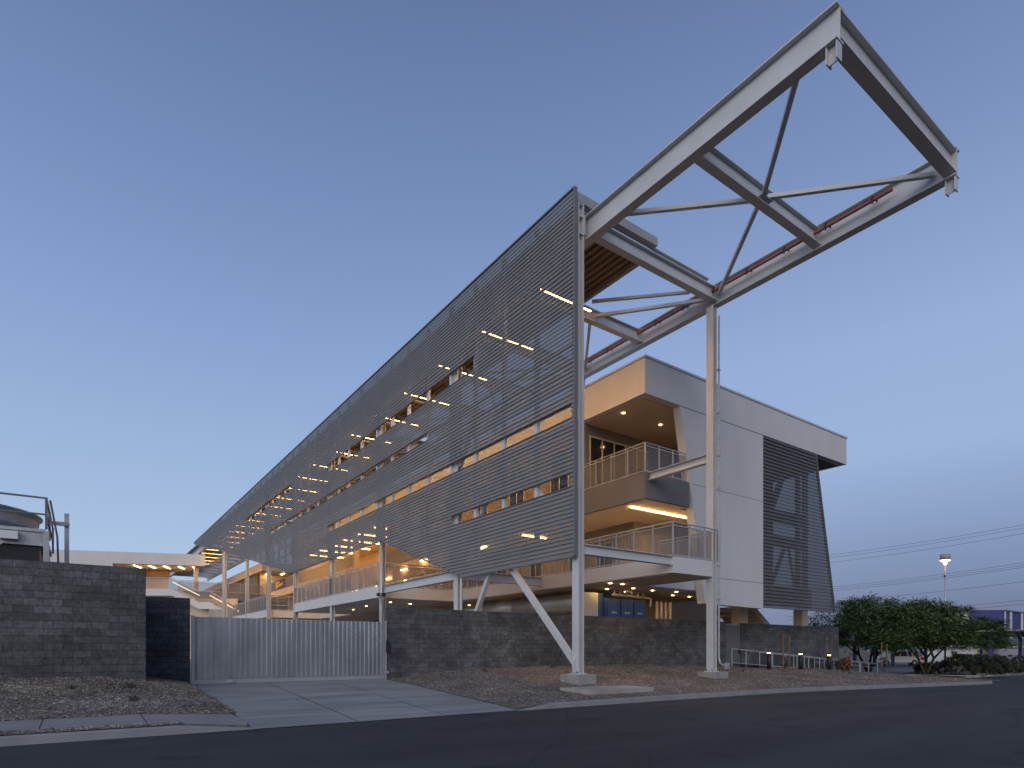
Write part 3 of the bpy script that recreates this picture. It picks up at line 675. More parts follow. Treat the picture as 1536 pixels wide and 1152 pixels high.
# breezeway between the two halves, brightly lit
part('breezeway_wall', MB().box(15.5,15.7,33.05,45,.4,13.38), TAN, bl)
part('breezeway_wall', MB().box(8.8,15.4,61.5,61.7,.4,13.38), TAN, bl)
part('breezeway_column', MB().box(8.5,9.0,43.2,43.7,5.2,13.3), SOFFIT, bl)
part('rear_wing_wall', siding_x(15.0,45.6,76,9.78,13.38), TAN, bl)
part('rear_wing_wall', MB().box(10.9,11.1,45.6,76,.4,8.9), TAN, bl)
# ground floor walls
part('ground_floor_wall', MB().box(11.21,22.4,10.5,10.7,.0,5.3), SOFFIT, bl)
part('ground_floor_wall', MB().box(11.0,11.2,12.3,60,.0,4.5), CORR, bl)
def downlight(x, y, z, r=.10):
    o = part('downlight', MB().cyl((x,y,z-.012),(x,y,z+.002),r*.7,10), WARMD, bl)
for x, y in ((4.61+.8,3.94),(6.13,3.9),(7.9,4.9),(9.5,5.1),(11.08,4.9),(7.12,5.9),(8.82,6.3),(12.48,6.3),(13.9,6.3),(14.8,6.3)): downlight(x,y,4.515)
for x, y in ((2.0,20),(3.6,20.5),(2.0,24),(2.6,28),(3.6,24.6),(2.0,31),(7.2,14),(7.2,19),(7.2,24),(8.6,28.5),(2.2,46),(2.2,52)): downlight(x,y,4.515 if x > 5 else 4.535)
for x, y in ((9.5,52),(9.5,58),(11.5,38)): downlight(x,y,13.295)
for x, y in ((8.15,5.8),(10.9,5.8),(8.15,24),(8.15,16)): downlight(x,y,13.375)
downlight(22.5,9.5,13.38)
# end screen and stair tower
part('tower_leg', MB().box(18.2,19.0,6.0,6.6,-.3,4.2), TAN, bl)
part('tower_leg', MB().box(25.1,25.85,6.0,6.6,-.5,4.2), TAN, bl)
es = MB(); z = 3.86; pz = .2
def xr(z): return 24.68 + (22.44-24.68)*(z-3.82)/(13.05-3.82)
while z < 13.36:
    zz = [(0,z),(-.07,z+.02),(-.07,z+.12),(0,z+.14),(0,z+pz)]
    for (da, za), (db, zb_) in zip(zz, zz[1:]):
        za = min(za,13.40); zb_ = min(zb_,13.40)
        es.add([(16.83,BY+.09+da,za),(xr(za),BY+.09+da,za),(xr(zb_),BY+.09+db,zb_),(16.83,BY+.09+db,zb_)],[(0,1,2,3)])
    z += pz
part('end_screen', es, ENDSCR, bl)
part('end_screen_trim', MB().beam((xr(3.86)+.03,BY+.06,3.86),(xr(13.4)+.03,BY+.06,13.40),.07,.16,(0,1,0)), TRIM, bl)
tw = MB()
for x0, x1 in ((17.0,20.9),(23.57,24.04),(24.40,24.95)): tw.box(x0,x1,5.5,5.62,4.2,13.36)
tw.box(17,23.2,5.622,5.72,12.6,13.36).box(20.9,24.4,5.622,5.70,9.5,10.3).box(24.4,25.2,5.622,5.70,9.5,10.0).box(20.9,24.4,5.622,5.70,8.0,8.7).box(20.9,25.6,5.622,5.70,4.3,5.55)
tw.beam((21.0,5.66,5.6),(22.4,5.66,8.0),.08,.3).beam((23.6,5.66,5.6),(22.9,5.66,8.0),.08,.22).beam((21,5.66,10.4),(22.2,5.66,12.5),.08,.5)
part('stair_tower_frame', tw, STEELD, bl)
sf = MB()
for (xa, za, xb, zb_, y0, y1) in ((20.3,4.4,24.6,1.7,6.7,9.4),):
    n_ = 14
    for i in range(n_):
        x0 = xa+(xb-xa)*i/n_; x1 = xa+(xb-xa)*(i+1)/n_; zz = za+(zb_-za)*(i+.5)/n_
        sf.box(min(x0,x1),max(x0,x1),y0+.081,y1-.081,zz-.30,zz)
    sf.beam((xa,y0+.04,za),(xb,y0+.04,zb_),.08,.36).beam((xa,y1-.04,za),(xb,y1-.04,zb_),.08,.36)
part('stair_flight', sf, TAN, bl)
sr = MB().tube([(15.8,7,2.0),(17.6,7,3.85),(18.6,7,3.9)],.05).tube([(16.4,7,2.0),(17.8,7,3.6),(18.6,7,3.6)],.04)
for i in range(6): sr.cyl((17.4,7,2.3+i*.25),(18.6,7,2.3+i*.25),.02)
part('stair_handrail', sr, FRAMEL, bl)

# guardrails -------------------------------------------------------
def guard(label, pts, z, h=1.36, step=1.05, cap=True, group='perforated metal guardrails', mp=MESH):
    t = thing('guardrail', label, 'guardrail', (pts[0][0],pts[0][1],z), group)
    top = MB()
    for (a, b) in zip(pts, pts[1:]):
        A = Vector((*a,0)); B = Vector((*b,0)); d = B-A; Ln = d.length; d.normalize(); nn = max(1, round(Ln/step))
        top.cyl((a[0],a[1],z+h),(b[0],b[1],z+h),.032,8); top.beam((a[0],a[1],z+h-.13),(b[0],b[1],z+h-.13),.03,.04); top.beam((a[0],a[1],z+.06),(b[0],b[1],z+.06),.03,.05)
        for i in range(nn+1):
            if i == nn and b != pts[-1]: continue
            P = A + d*(Ln*i/nn); wv = .05
            part('post', MB().beam((P.x,P.y,z),(P.x,P.y,z+h-.03),.075,.03,(d.x,d.y,0)), RAIL, t)
        side = Vector((-d.y,d.x,0))*.03
        part('mesh_panel', MB().add([(A.x+side.x,A.y+side.y,z+.09),(B.x+side.x,B.y+side.y,z+.09),(B.x+side.x,B.y+side.y,z+h-.15),(A.x+side.x,A.y+side.y,z+h-.15)],[(0,1,2,3)]), mp, t)
    part('top_rail', top, RAIL, t)
    return t
guard('guardrail with perforated panels round the lower balcony by the conduit column', [(4.98,30.0),(4.98,.05),(7.95,.05),(7.95,3.3)], 5.2)
guard('guardrail with perforated panels round the upper balcony under the roof', [(7.34,8.0),(7.34,3.64),(10.25,3.64)], 9.78)
guard('long guardrail along the white balcony edge left of the gate column', [(5.0,34.05),(-.03,34.05),(-.03,17.15),(4.9,17.15)], 5.2)
guard('guardrail along the balcony in front of the far stair', [(4.9,42.65),(-.03,42.65),(-.03,57.5)], 5.2)
guard('warm-lit guardrail with close uprights along the upper walkway', [(8.34,43.2),(8.34,75.5)], 9.78, 1.4, .6)
# low handrail of ramp seen behind the lower balcony guardrail
hr = thing('handrail', 'pale handrail with raised ramp kerb behind the lower balcony guardrail', 'handrail', (9,5.5,5.2))
part('rail', MB().tube([(7.9,4.6,6.0),(8.4,6.5,6.02),(12.4,6.5,6.35)],.035).tube([(7.9,4.6,5.75),(8.4,6.5,5.77),(12.4,6.5,6.1)],.025), RAIL, hr)
for x in (8.4,9.7,11,12.4): part('post', MB().cyl((x,6.5,5.2),(x,6.5,6.02+(x-8.4)*.08),.03), RAIL, hr)

# strip lights -------------------------------------------------------
def strip(label, p, q, group, m=WARMW, w=.07, h=.05, housing=True):
    t = thing('strip_light', label, 'strip light', p, group)
    part('diffuser', MB().beam(p, q, w, .03), m, t)
    if housing:
        hb = MB(); d = (Vector(q)-Vector(p)).normalized(); sd = d.cross(Vector((0,0,1))).normalized(); hw = w/2+.012
        P_, Q_ = Vector(p), Vector(q); up = Vector((0,0,1))
        hb.beam(P_+up*.04-d*.01, Q_+up*.04+d*.01, w+.05, .04)
        for sg_ in (-1,1): hb.beam(P_+sd*hw*sg_+up*.0015, Q_+sd*hw*sg_+up*.0015, .018, .035)
        part('housing', hb, STEELD, t)
    return t
for i in range(24):
    y = 3.62 + i*4.1
    strip('warm strip light under the canopy, %s from the near corner column' % ORD[i], (.98,y,16.12),(3.92,y,16.12), 'strip lights across the canopy underside', WARMW, .09)
strip('long bright strip light under the upper balcony floor', (5.6+2.2,5.0,8.46),(12.5,5.0,8.46), 'strip lights under the upper floor', WARMB,.055,.05,False)
strip('short warm strip light glowing through the lowest part of the screen', (7.75,13.8,8.44),(9.6,13.8,8.44), 'strip lights under the upper floor', WARMB,.10,.06,False)
strip('short strip light glowing through the screen left of the pair', (8.45,19.9,8.44),(8.15,18.4,8.44), 'strip lights under the upper floor', WARMB,.14,.06,False)
part('dropped_header', siding_x(7.26,18,33.2,7.3,8.555), CORR, bl)
part('dropped_header', MB().box(7.28,7.48,18,33.2,7.3,8.55), CORR, bl)
for i, (x, y, z_) in enumerate(((7.12,25.4,8.3),(7.12,28.9,7.95),(7.12,31.9,7.55))):
    strip(('bright strip light on the tan wall just below the screen edge','bright strip light on the tan wall, middle of the three','bright strip light on the tan wall nearest the gate column')[i], (x,y+.55,z_),(x,y-.55,z_), 'strip lights under the upper floor', WARMF,.09,.05,False)
for i in range(7):
    y = 35 + i*4.1
    strip('strip light on the yellow breezeway ceiling, %s from the gate column' % ORD[i], (8.9,y,13.2),(13.5,y,13.2), 'strip lights in the yellow breezeway', WARMF,.11,.05,False)
part('breezeway_ceiling', MB().box(8.2,15.5,33.1,61.4,13.30,13.36), TAN, bl)
# breezeway stair
bs = thing('stair', 'diagonal metal stair in the yellow lit breezeway behind the guardrail', 'stair', (9,40,5.2))
sfm = MB()
for i in range(16):
    t_ = i/16; sfm.box(9.0,10.4,38.5+t_*6.2,38.5+t_*6.2+.36,5.3+4.4*t_,5.36+4.4*t_)
sfm.beam((9.0,38.4,5.2),(9.0,44.8,9.8),.08,.34).beam((10.4,38.4,5.2),(10.4,44.8,9.8),.08,.34)
part('flight', sfm, TAN, bs)
part('handrail', MB().tube([(9.0,38.3,6.2),(9.0,44.8,10.8)],.05), FRAMEL, bs)
for i in range(9): part('baluster', MB().cyl((9.0,38.6+i*.75,5.4+i*.53),(9.0,38.6+i*.75,6.35+i*.53),.025,6), FRAMEL, bs)
# seats / lamps seen behind the long guardrail
for i, (x, y) in enumerate(((3.5,21),(3.5,25),(3.5,25.8),(3.5,29.6),(3.5,30.6))):
    t = thing('table_lamp', 'small glowing globe lamp behind the long guardrail, %s from the gate column' % ORD[i], 'lamp', (x,y,5.2), 'glowing lamps behind the long guardrail')
    part('pedestal', MB().cyl((x,y,5.2),(x,y,5.95),.04), STEELD, t)
    part('globe', MB().lathe((x,y,6.05),[(.02,-.10),(.09,-.06),(.11,0),(.09,.06),(.02,.10)],10), WARMD, t)
# ------------------------------------------------------------------ plant under the building
sw = thing('cooling_unit', 'blue cabinet unit of three doors with pipes on top behind the wall', 'cooling unit', (8.8,6.2,.4))
part('cabinet', MB().box(7.32,10.25,6.26,7.9,.4,4.12).box(7.05,7.318,6.4,7.9,.4,4.35), BLUE, sw)
for i in range(3):
    x0 = 7.46+i*.94
    d_ = part('door', MB().box(x0,x0+.86,6.2,6.258,.6,4.02), BLUE, sw)
    part('name_badge', MB().box(x0+.27,x0+.37,6.194,6.1985,3.36,3.47).box(x0+.40,x0+.62,6.194,6.1985,3.375,3.445), RAIL, d_)
part('header_pipe', MB().tube([(7.7,6.12,4.30),(10.2,6.12,4.24)],.08,10), RAIL, sw, True)
for i in range(6):
    x0 = 7.85+i*.42; part('valve', MB().cyl((x0,6.12,4.33),(x0,6.12,4.46),.035,8).box(x0-.05,x0+.05,6.08,6.16,4.461,4.50), FRAMEL, sw)
part('pipe_elbow', MB().tube([(10.22,6.12,4.24),(10.5,6.12,4.22),(10.5,6.12,3.8)],.055,8), FRAMEL, sw)
vp = thing('riser_pipes', 'four pale vertical pipes right of the blue unit', 'pipes', (11.6,6.2,.4))
for i in range(4): part('riser', MB().cyl((11.08+i*.35,6.2,.4),(11.08+i*.35,6.2,4.1),.08,10), TAN, vp, True)
dc = thing('ventilation_duct', 'large round silver duct running below the lower balcony floor', 'duct', (6.2,14,3))
part('duct_run', MB().cyl((6.4,6.8,3.90),(6.4,12.3,3.90),.50,20).cyl((6.4,16.2,3.93),(6.4,30,3.93),.40,20), DUCT, dc, True)
part('duct_sleeve', MB().cyl((6.4,12.301,3.88),(6.4,15.3,3.88),.57,20).cyl((6.4,15.301,3.88),(6.4,16.2,3.93),.57,20,.40), DUCT, dc, True)
part('intake_box', MB().box(6.0,6.95,6.35,6.79,.4,4.35), DUCT, dc)
sg = thing('scaffold_tower', 'small orange and yellow scaffold partly hidden by the corner column', 'scaffold', (8,9,.4))
for x, y in ((7.3,10.2),(7.3,11.4),(8.6,9.2),(8.6,10.4)): part('upright', MB().cyl((x,y,.4),(x,y,4.25),.035,8), ORANGE, sg)
part('brace', MB().cyl((7.3,10.2,2.9),(7.3,11.4,3.4),.025).cyl((8.6,9.2,2.9),(8.6,10.4,3.4),.025).cyl((7.3,10.2,3.35),(8.6,9.2,3.35),.025).cyl((7.3,11.4,3.35),(8.6,10.4,3.35),.025), ORANGE, sg)
part('guard_board', MB().beam((7.3,11.42,4.05),(7.3,10.18,4.05),.03,.22).beam((7.3,10.15,4.05),(8.6,9.15,4.05),.03,.14), YELLOW, sg)

# ------------------------------------------------------------------ far white building and stair at left
fw = thing('far_white_building', 'long low white roof fascia with lit soffit above the tall block wall', 'building', (-6,81,.4))
A = Vector((-26,88.87)); B = Vector((.35,78.3)); dirv = (B-A).normalized(); nv = Vector((-dirv.y,dirv.x))
def fp(s, o): p = B - dirv*s + Vector((-.12,1))*o; return (p.x,p.y)
part('roof_fascia', MB().slab([fp(0,0),fp(32,0),fp(32,9),fp(0,9)],13.28,14.87), WHITE, fw)
part('roof_soffit', MB().slab([fp(.2,.2),fp(31,.2),fp(31,8.8),fp(.2,8.8)],13.23,13.27), TAN, fw)
part('lower_parapet', MB().slab([fp(12.5,-6),fp(32,-6),fp(32,-5),fp(12.5,-5)],11.2,13.05), WHITE, fw)
part('rear_wall', MB().slab([fp(3,7),fp(30,7),fp(30,7.3),fp(3,7.3)],9.0,13.2), TAN, fw)
part('wall_band', MB().slab([fp(3,6.2),fp(30,6.2),fp(30,6.8),fp(3,6.8)],12.2,13.2), DECK, fw)
part('walkway_slab', MB().slab([fp(2,1.0),fp(30,1.0),fp(30,6.9),fp(2,6.9)],8.5,9.6), WHITE, fw)
part('column', MB().slab([fp(.6,1.0),fp(1.1,1.0),fp(1.1,1.5),fp(.6,1.5)],.4,13.22), TAN, fw)
for i in range(5):
    a = fp(1.3+i*1.85,1.0); b = (a[0]+nv.x*2.6, a[1]+nv.y*2.6)
    strip('slanting strip light on the soffit of the far white building, %s from its right end' % ORD[i], (a[0],a[1],13.17),(b[0],b[1],13.17), 'strip lights on the far white soffit', WARMF,.14,.06,False)
gp_ = [fp(30,1.1),fp(7.2,1.1)]
guard('far guardrail on the white walkway above the dark short wall', gp_, 9.6, 1.4, 1.6)
# far stair
ST = 70.0
fs_ = thing('outdoor_stair', 'white concrete stair descending to the right behind the metal gate', 'stair', (-3,69,.4))
P0, P1, P2, P3 = Vector((-7.6,71.7)), Vector((-4.75,69.67)), Vector((-2.07,67.76)), Vector((-1.0,67.0)); P4 = Vector((1.9,64.95))
pn = Vector((P4.y-P0.y, P0.x-P4.x)).normalized(); pn = -pn
def sseg(name, a, za, b, zb_, th, m_, wd=2.2):
    mb = MB(); q = pn*wd
    mb.add([(a.x,a.y,za-th),(b.x,b.y,zb_-th),(b.x+q.x,b.y+q.y,zb_-th),(a.x+q.x,a.y+q.y,za-th),(a.x,a.y,za),(b.x,b.y,zb_),(b.x+q.x,b.y+q.y,zb_),(a.x+q.x,a.y+q.y,za)],
           [(0,3,2,1),(4,5,6,7),(0,1,5,4),(1,2,6,5),(2,3,7,6),(3,0,4,7)])
    part(name, mb, m_, fs_)
sseg('landing', P0, 9.1, P1, 9.1, .85, WHITE); sseg('flight', P1, 9.1, P2, 7.45, .8, WHITE); sseg('landing', P2, 7.45, P3, 7.45, .85, WHITE); sseg('flight', P3, 7.45, P4, 5.5, .8, WHITE)
for (a, za, b, zb_) in ((P0,9.1,P1,9.1),(P1,9.1,P2,7.45),(P2,7.45,P3,7.45),(P3,7.45,P4,5.5)):
    part('handrail', MB().cyl((a.x,a.y,za+1.35),(b.x,b.y,zb_+1.35),.05), RAIL, fs_)
    part('guard_panel', MB().add([(a.x,a.y,za),(b.x,b.y,zb_),(b.x,b.y,zb_+1.25),(a.x,a.y,za+1.25)],[(0,1,2,3)]), MESH, fs_)
    if za != zb_: part('lit_handrail', MB().cyl((a.x+pn.x*.3,a.y+pn.y*.3,za+.85),(b.x+pn.x*.3,b.y+pn.y*.3,zb_+.85),.06), WARMH, fs_)
part('stair_base', MB().slab([(-1.0,66.8),(1.7,64.9),(2.3,65.6),(-.4,67.6)],5.2,6.55), CONC, fs_)
part('under_stair_wall', MB().slab([(-8,73.5),(2.2,66.5),(2.3,66.7),(-8,73.8)],.4,8.0), TAN, fs_)

# ------------------------------------------------------------------ north wing with sign
nw = thing('north_wing', 'far wing with orange-lit roof fascia, deck and lit sign wall', 'building', (20,95,.4))
part('roof_fascia', MB().slab([(8.2,79.6),(40,79.6),(40,150),(8.2,150)],13.4,14.65), TAN, nw)
part('roof_soffit', MB().slab([(8.5,79.9),(39,79.9),(39,149),(8.5,149)],13.34,13.39), TAN, nw)
part('front_wall', MB().box(8.9,39,84,84.3,9.8,13.3), TAN, nw)
part('side_wall', MB().box(8.6,8.85,84.4,149,.4,13.3), GREYR, nw)
part('deck_slab', MB().slab([(-3,79.2),(40,79.2),(40,84),(-3,84)],8.7,9.8), GREYR, nw)
part('lower_wall', MB().box(2,39,84.1,84.4,.4,8.6), DECK, nw)
dm_ = MB().box(9.6,9.8,83.9,83.98,9.8,12.2).box(9.8,13.4,83.9,83.98,12.1,12.25)
for x in (10.7,11.6,12.5,13.4): dm_.box(x,x+.12,83.9,83.98,9.8,12.1)
dd = part('entrance_window', dm_, FRAMEL, nw)
part('pane', MB().box(9.82,13.4,83.93,83.99,9.9,12.1), GLASS, dd)
def text(name, body, size, loc, rot, m_, parent):
    cu = bpy.data.curves.new(name, 'FONT'); cu.body = body; cu.size = size; cu.extrude = .02; cu.materials.append(m_)
    o = bpy.data.objects.new(name, cu); col.objects.link(o)
    dg = bpy.context.evaluated_depsgraph_get(); me = bpy.data.meshes.new_from_object(o.evaluated_get(dg)); bpy.data.objects.remove(o)
    o = bpy.data.objects.new(name, me); col.objects.link(o); Lp = WLOC[parent.name]
    o.location = (loc[0]-Lp[0],loc[1]-Lp[1],loc[2]-Lp[2]); o.rotation_euler = rot; o.parent = parent; return o
text('sign_lettering', 'AC', .62, (8.98,83.95,12.42), (R(90),0,0), FRAMEL, nw)
text('sign_lettering', 'NORTH AC', .62, (10.9,83.95,12.42), (R(90),0,0), FRAMEL, nw)
strip('glowing strip light on the soffit above the lit sign', (11.6,80.6,13.28),(11.75,82.6,13.28), 'strip lights by the sign wall', WARMF,.2,.06,False)
strip('glowing strip light on the north soffit beside the corner', (9.6,82.8,13.28),(9.9,83.7,13.28), 'strip lights by the sign wall', WARMF,.2,.06,False)
guard('far guardrail along the deck of the north wing', [(-2.9,79.25),(8.3,79.25)], 9.8, 1.4, 1.6)
bn = thing('banner', 'purple banner with yellow lettering shape hung on the upper guardrail', 'banner', (8.25,70,9.9))
part('cloth', MB().box(8.235,8.26,67.6,72.6,9.95,11.1), PURPLE, bn)
part('emblem', MB().prism([(72.1,10.9),(70.2,10.95),(70.2,10.65),(71.4,10.65),(71.4,10.45),(68.6,10.62),(68.6,10.32),(71.4,10.1),(71.5,9.95),(72.1,9.95)], lambda y,z: (8.222,y,z), lambda y,z: (8.233,y,z)), YELLOW, bn)
# warm lamps that the canopy and corridor fittings give
def area(name, loc, size, e, rot=(0,0,0), c=(1,.66,.33)):
    l = bpy.data.lights.new(name,'AREA'); l.energy = e; l.color = c; l.shape = 'RECTANGLE'; l.size = size[0]; l.size_y = size[1]
    o = bpy.data.objects.new(name, l); col.objects.link(o); o.location = loc; o.rotation_euler = rot; return o

# ------------------------------------------------------------------ cooling tower at left
ct = thing('cooling_tower', 'metal cooling tower with round fan shroud and railings behind the tall wall', 'cooling tower', (-17.5,11,.4))
part('casing', MB().box(-21,-14.95,8.1,14,4.74,5.16), GALV, ct)
part('louvre_bank', MB().box(-20.9,-15.05,8.2,13.9,.4,4.738), BLACK, ct)
part('corner_post', MB().box(-14.948,-14.80,7.98,8.098,.4,5.2), GALV, ct)
part('top_rim', MB().box(-21.05,-14.90,8.04,14.05,5.162,5.26), GALV, ct)
part('fan_shroud', MB().lathe((-18.0,11.2,5.262),[(2.85,0),(2.80,.30),(2.86,.32),(2.86,.36),(2.80,.38),(2.85,.74),(2.93,.78),(2.93,.82),(2.7,.82)],48), GALV, ct, True)
rl = MB()
for z in (6.23,5.72): rl.beam((-21,8.05,z),(-14.87,8.05,z),.05,.05).beam((-14.87,8.05,z),(-14.87,13.9,z),.05,.05)
part('guard_rail', rl, TRIM, ct)
for x, y in ((-14.87,8.05),(-14.87,10.5),(-14.87,13.9),(-18,8.05)): part('rail_post', MB().box(x-.035,x+.035,y-.035,y+.035,5.262,6.25), TRIM, ct)
part('junction_box', MB().box(-16.0,-15.55,7.85,8.098,4.86,5.10), WHITEP, ct)
part('stay_rod', MB().cyl((-17.2,8.0,3.5),(-15.9,8.0,4.75),.02,6), GALV, ct)
lm = thing('ladder_mast', 'pale perforated steel mast bracketed to the cooling tower corner', 'mast', (-14.35,9.4,.4))
part('mast', MB().box(-14.44,-14.31,9.3,9.42,.4,6.05), RAIL, lm)
part('bracket', MB().box(-14.85,-14.30,9.2,9.298,5.62,5.74).box(-14.85,-14.30,9.2,9.298,4.1,4.4), STEELD, lm)
part('hoop', MB().tube([(-14.78,8.2,6.2),(-14.62,9.0,5.2),(-14.6,9.2,4.4),(-14.72,9.0,3.8)],.03), STEELD, lm)

# ------------------------------------------------------------------ ramp railing, bollards, stakes
rp = thing('ramp_railing', 'white metal railing sloping down along the ramp at the right', 'railing', (24,4.6,.4))
def zr(x): return .74 - .061*(x-15.5)*1.0 if x > 17 else .74-.061*1.5*(x-15.5)/1.5
for k_, (yy, x0, x1) in enumerate(((4.75,15.6,33.0),(5.35,19.2,33.0))):
    pts_ = [(x0, yy, zr(x0)+.86)] + [(x, yy, zr(x)+.86) for x in fr_(x0+.1, x1, 2)]
    part('top_rail', MB().tube(pts_,.03,8), RAIL, rp)
    part('lower_rail', MB().tube([(a,b,c-.78) for a,b,c in pts_],.02,6), RAIL, rp)
    for x in fr_(x0, x1, 1.25): part('post', MB().cyl((x,yy,zr(x)-.15),(x,yy,zr(x)+.86),.028,8), RAIL, rp)
    if k_ == 0: part('infill', MB().tube([(a,b,c-.3) for a,b,c in pts_[5:]],.018,6), RAIL, rp)
struct('ramp_path', sheet(lambda x,y: zr(x)+.02, fr_(16,34,1.5), lambda x: 4.6, lambda x: 5.6, 2), PAVE)
for i, (x, y) in enumerate(((17.6,3.75),(21.0,3.8),(24.5,3.9))):
    z = zright(x,y)-.03
    t = thing('bollard_light', ('black bollard light nearest the conduit column','black bollard light in the middle of the row by the ramp railing','black bollard light next to the orange flowers')[i], 'bollard light', (x,y,z), 'bollard lights along the ramp')
    part('shaft', MB().cyl((x,y,z),(x,y,z+.92),.11,16), BLACK, t, True)
    part('lens', MB().cyl((x,y,z+.921),(x,y,z+.96),.09,16), BOLLE, t)
    part('cap', MB().cyl((x,y,z+1.0),(x,y,z+1.05),.12,16).cyl((x,y,z+.961),(x,y,z+.999),.03,8), BLACK, t)
def tuft(mb, c, rad, h, n, r, w=.02, up=.6):
    for _ in range(n):
        a = r.uniform(0,6.28); rr = r.uniform(0,rad)*.4; l = r.uniform(.5,1)*h; le = r.uniform(0,rad)
        b = Vector((c[0]+rr*math.cos(a), c[1]+rr*math.sin(a), c[2])); tip = b + Vector((le*math.cos(a), le*math.sin(a), l)); md = (b+tip)/2 + Vector((0,0,l*.12))
        s_ = Vector((-math.sin(a), math.cos(a), 0))*w
        mb.add([b-s_*.6,b+s_*.6,md+s_,tip,md-s_],[(0,1,2,3,4)])
def sapling(label, x, y, y2, h, hh):
    z = zright(x,y) if x < 26.5 else zg(x)+.1
    t = thing('staked_sapling', label, 'sapling', (x,y,z-.05), 'young trees tied to stakes')
    part('stake', MB().cyl((x-.18,y,z-.1),(x-.22,y,z+h),.035,8), WOODS, t); part('stake', MB().cyl((x+.22,y-.1,z-.1),(x+.24,y-.1,z+h-.08),.035,8), WOODS, t)
    part('stem', MB().cyl((x,y,z-.05),(x,y,z+hh),.015,6), BARK, t)
    mb = MB(); r = random.Random(int(x*10))
    for k_ in range(14): tuft(mb, (x+r.uniform(-.16,.16), y+r.uniform(-.16,.16), z+r.uniform(.15,hh)), .14,.12,5,r,.03)
    part('foliage', mb, LEAF2, t)
sapling('young tree between two dark rusty stakes in the gravel', 16.1,1.9,0,2.0,.8)
sapling('young tree with two pale orange stakes at the end of the block wall', 25.3,4.35,0,2.1,.9)
sapling('young tree with stakes at the far tip of the gravel bed', 26.3,1.5,0,2.0,1.0)
fl = thing('flowering_shrub', 'orange flowering shrub beside the last bollard light', 'shrub', (25.5,3.6,zright(25.5,3.6)))
r = random.Random(5); mb = MB(); mo = MB(); zf = zright(25.5,3.6)
for _ in range(70): tuft(mb,(25.6+r.gauss(0,.28),3.6+r.gauss(0,.25),zf+abs(r.gauss(.25,.25))),.18,.2,4,r,.04)
for _ in range(34): tuft(mo,(25.5+r.gauss(0,.22),3.45+r.gauss(0,.2),zf+abs(r.gauss(.3,.2))),.1,.1,4,r,.05)
part('foliage', mb, LEAF2, fl); part('blossom', mo, FLOWER, fl)
pz_ = zright(26.4,3.7)
pb = thing('utility_post', 'short dark post with red top beside the flowering shrub', 'post', (26.4,3.7,pz_))
part('shaft', MB().lathe((26.4,3.7,pz_),[(.20,-.05),(.20,.06),(.15,.10),(.14,.55),(.18,.58),(.18,.64),(.12,.68)],14), BLACK, pb, True)
part('cap', MB().lathe((26.4,3.7,pz_+.681),[(.17,0),(.19,.06),(.17,.22),(.10,.32),(.03,.36)],14), REDL, pb, True)
part('outlet', MB().cyl((26.16,3.7,pz_+.42),(26.265,3.7,pz_+.42),.07,10).cyl((26.4,3.45,pz_+.42),(26.4,3.56,pz_+.42),.07,10), REDL, pb)
# little desert plants in the gravel
spots = [(-14.15,1.7,zleft,'pale green tuft in the left gravel below the tall wall'),(-13.0,1.9,zleft,'thin upright sprig in the left gravel'),(-13.05,.1,zleft,'dark small tuft low in the left gravel near the pavement'),
 (-1.0,4.4,zright,'yellow green tuft in the gravel left of the diagonal brace'),(2.6,4.6,zright,'small dark plant in the gravel between the two columns, by the wall'),(4.6,2.1,zright,'small dark plant in the gravel midway between the columns'),
 (12.3,1.9,zright,'small upright sprig in the gravel right of the conduit column'),(20.6,.8,zright,'low dry plant in the gravel before the middle bollard'),(23.0,2.2,zright,'sparse plant in the gravel near the last bollard')]
for x, y, fz, lb in spots:
    mb = MB(); r = random.Random(int(x*7)); z = fz(x,y)-.01
    for _ in range(6): tuft(mb,(x+r.uniform(-.08,.08),y+r.uniform(-.08,.08),z),.13,.17,4,r,.009)
    solo('desert_plant', mb, LEAF2, lb, 'plant', 'small plants in the gravel')
solo('drip_hose', MB().tube([(-12.5,4.9,.72),(-12.0,5.2,.62),(-11.6,5.35,.52),(-11.2,5.4,.46)],.025), RED, 'thin dark red hose on the gravel edge by the dark wall', 'hose')

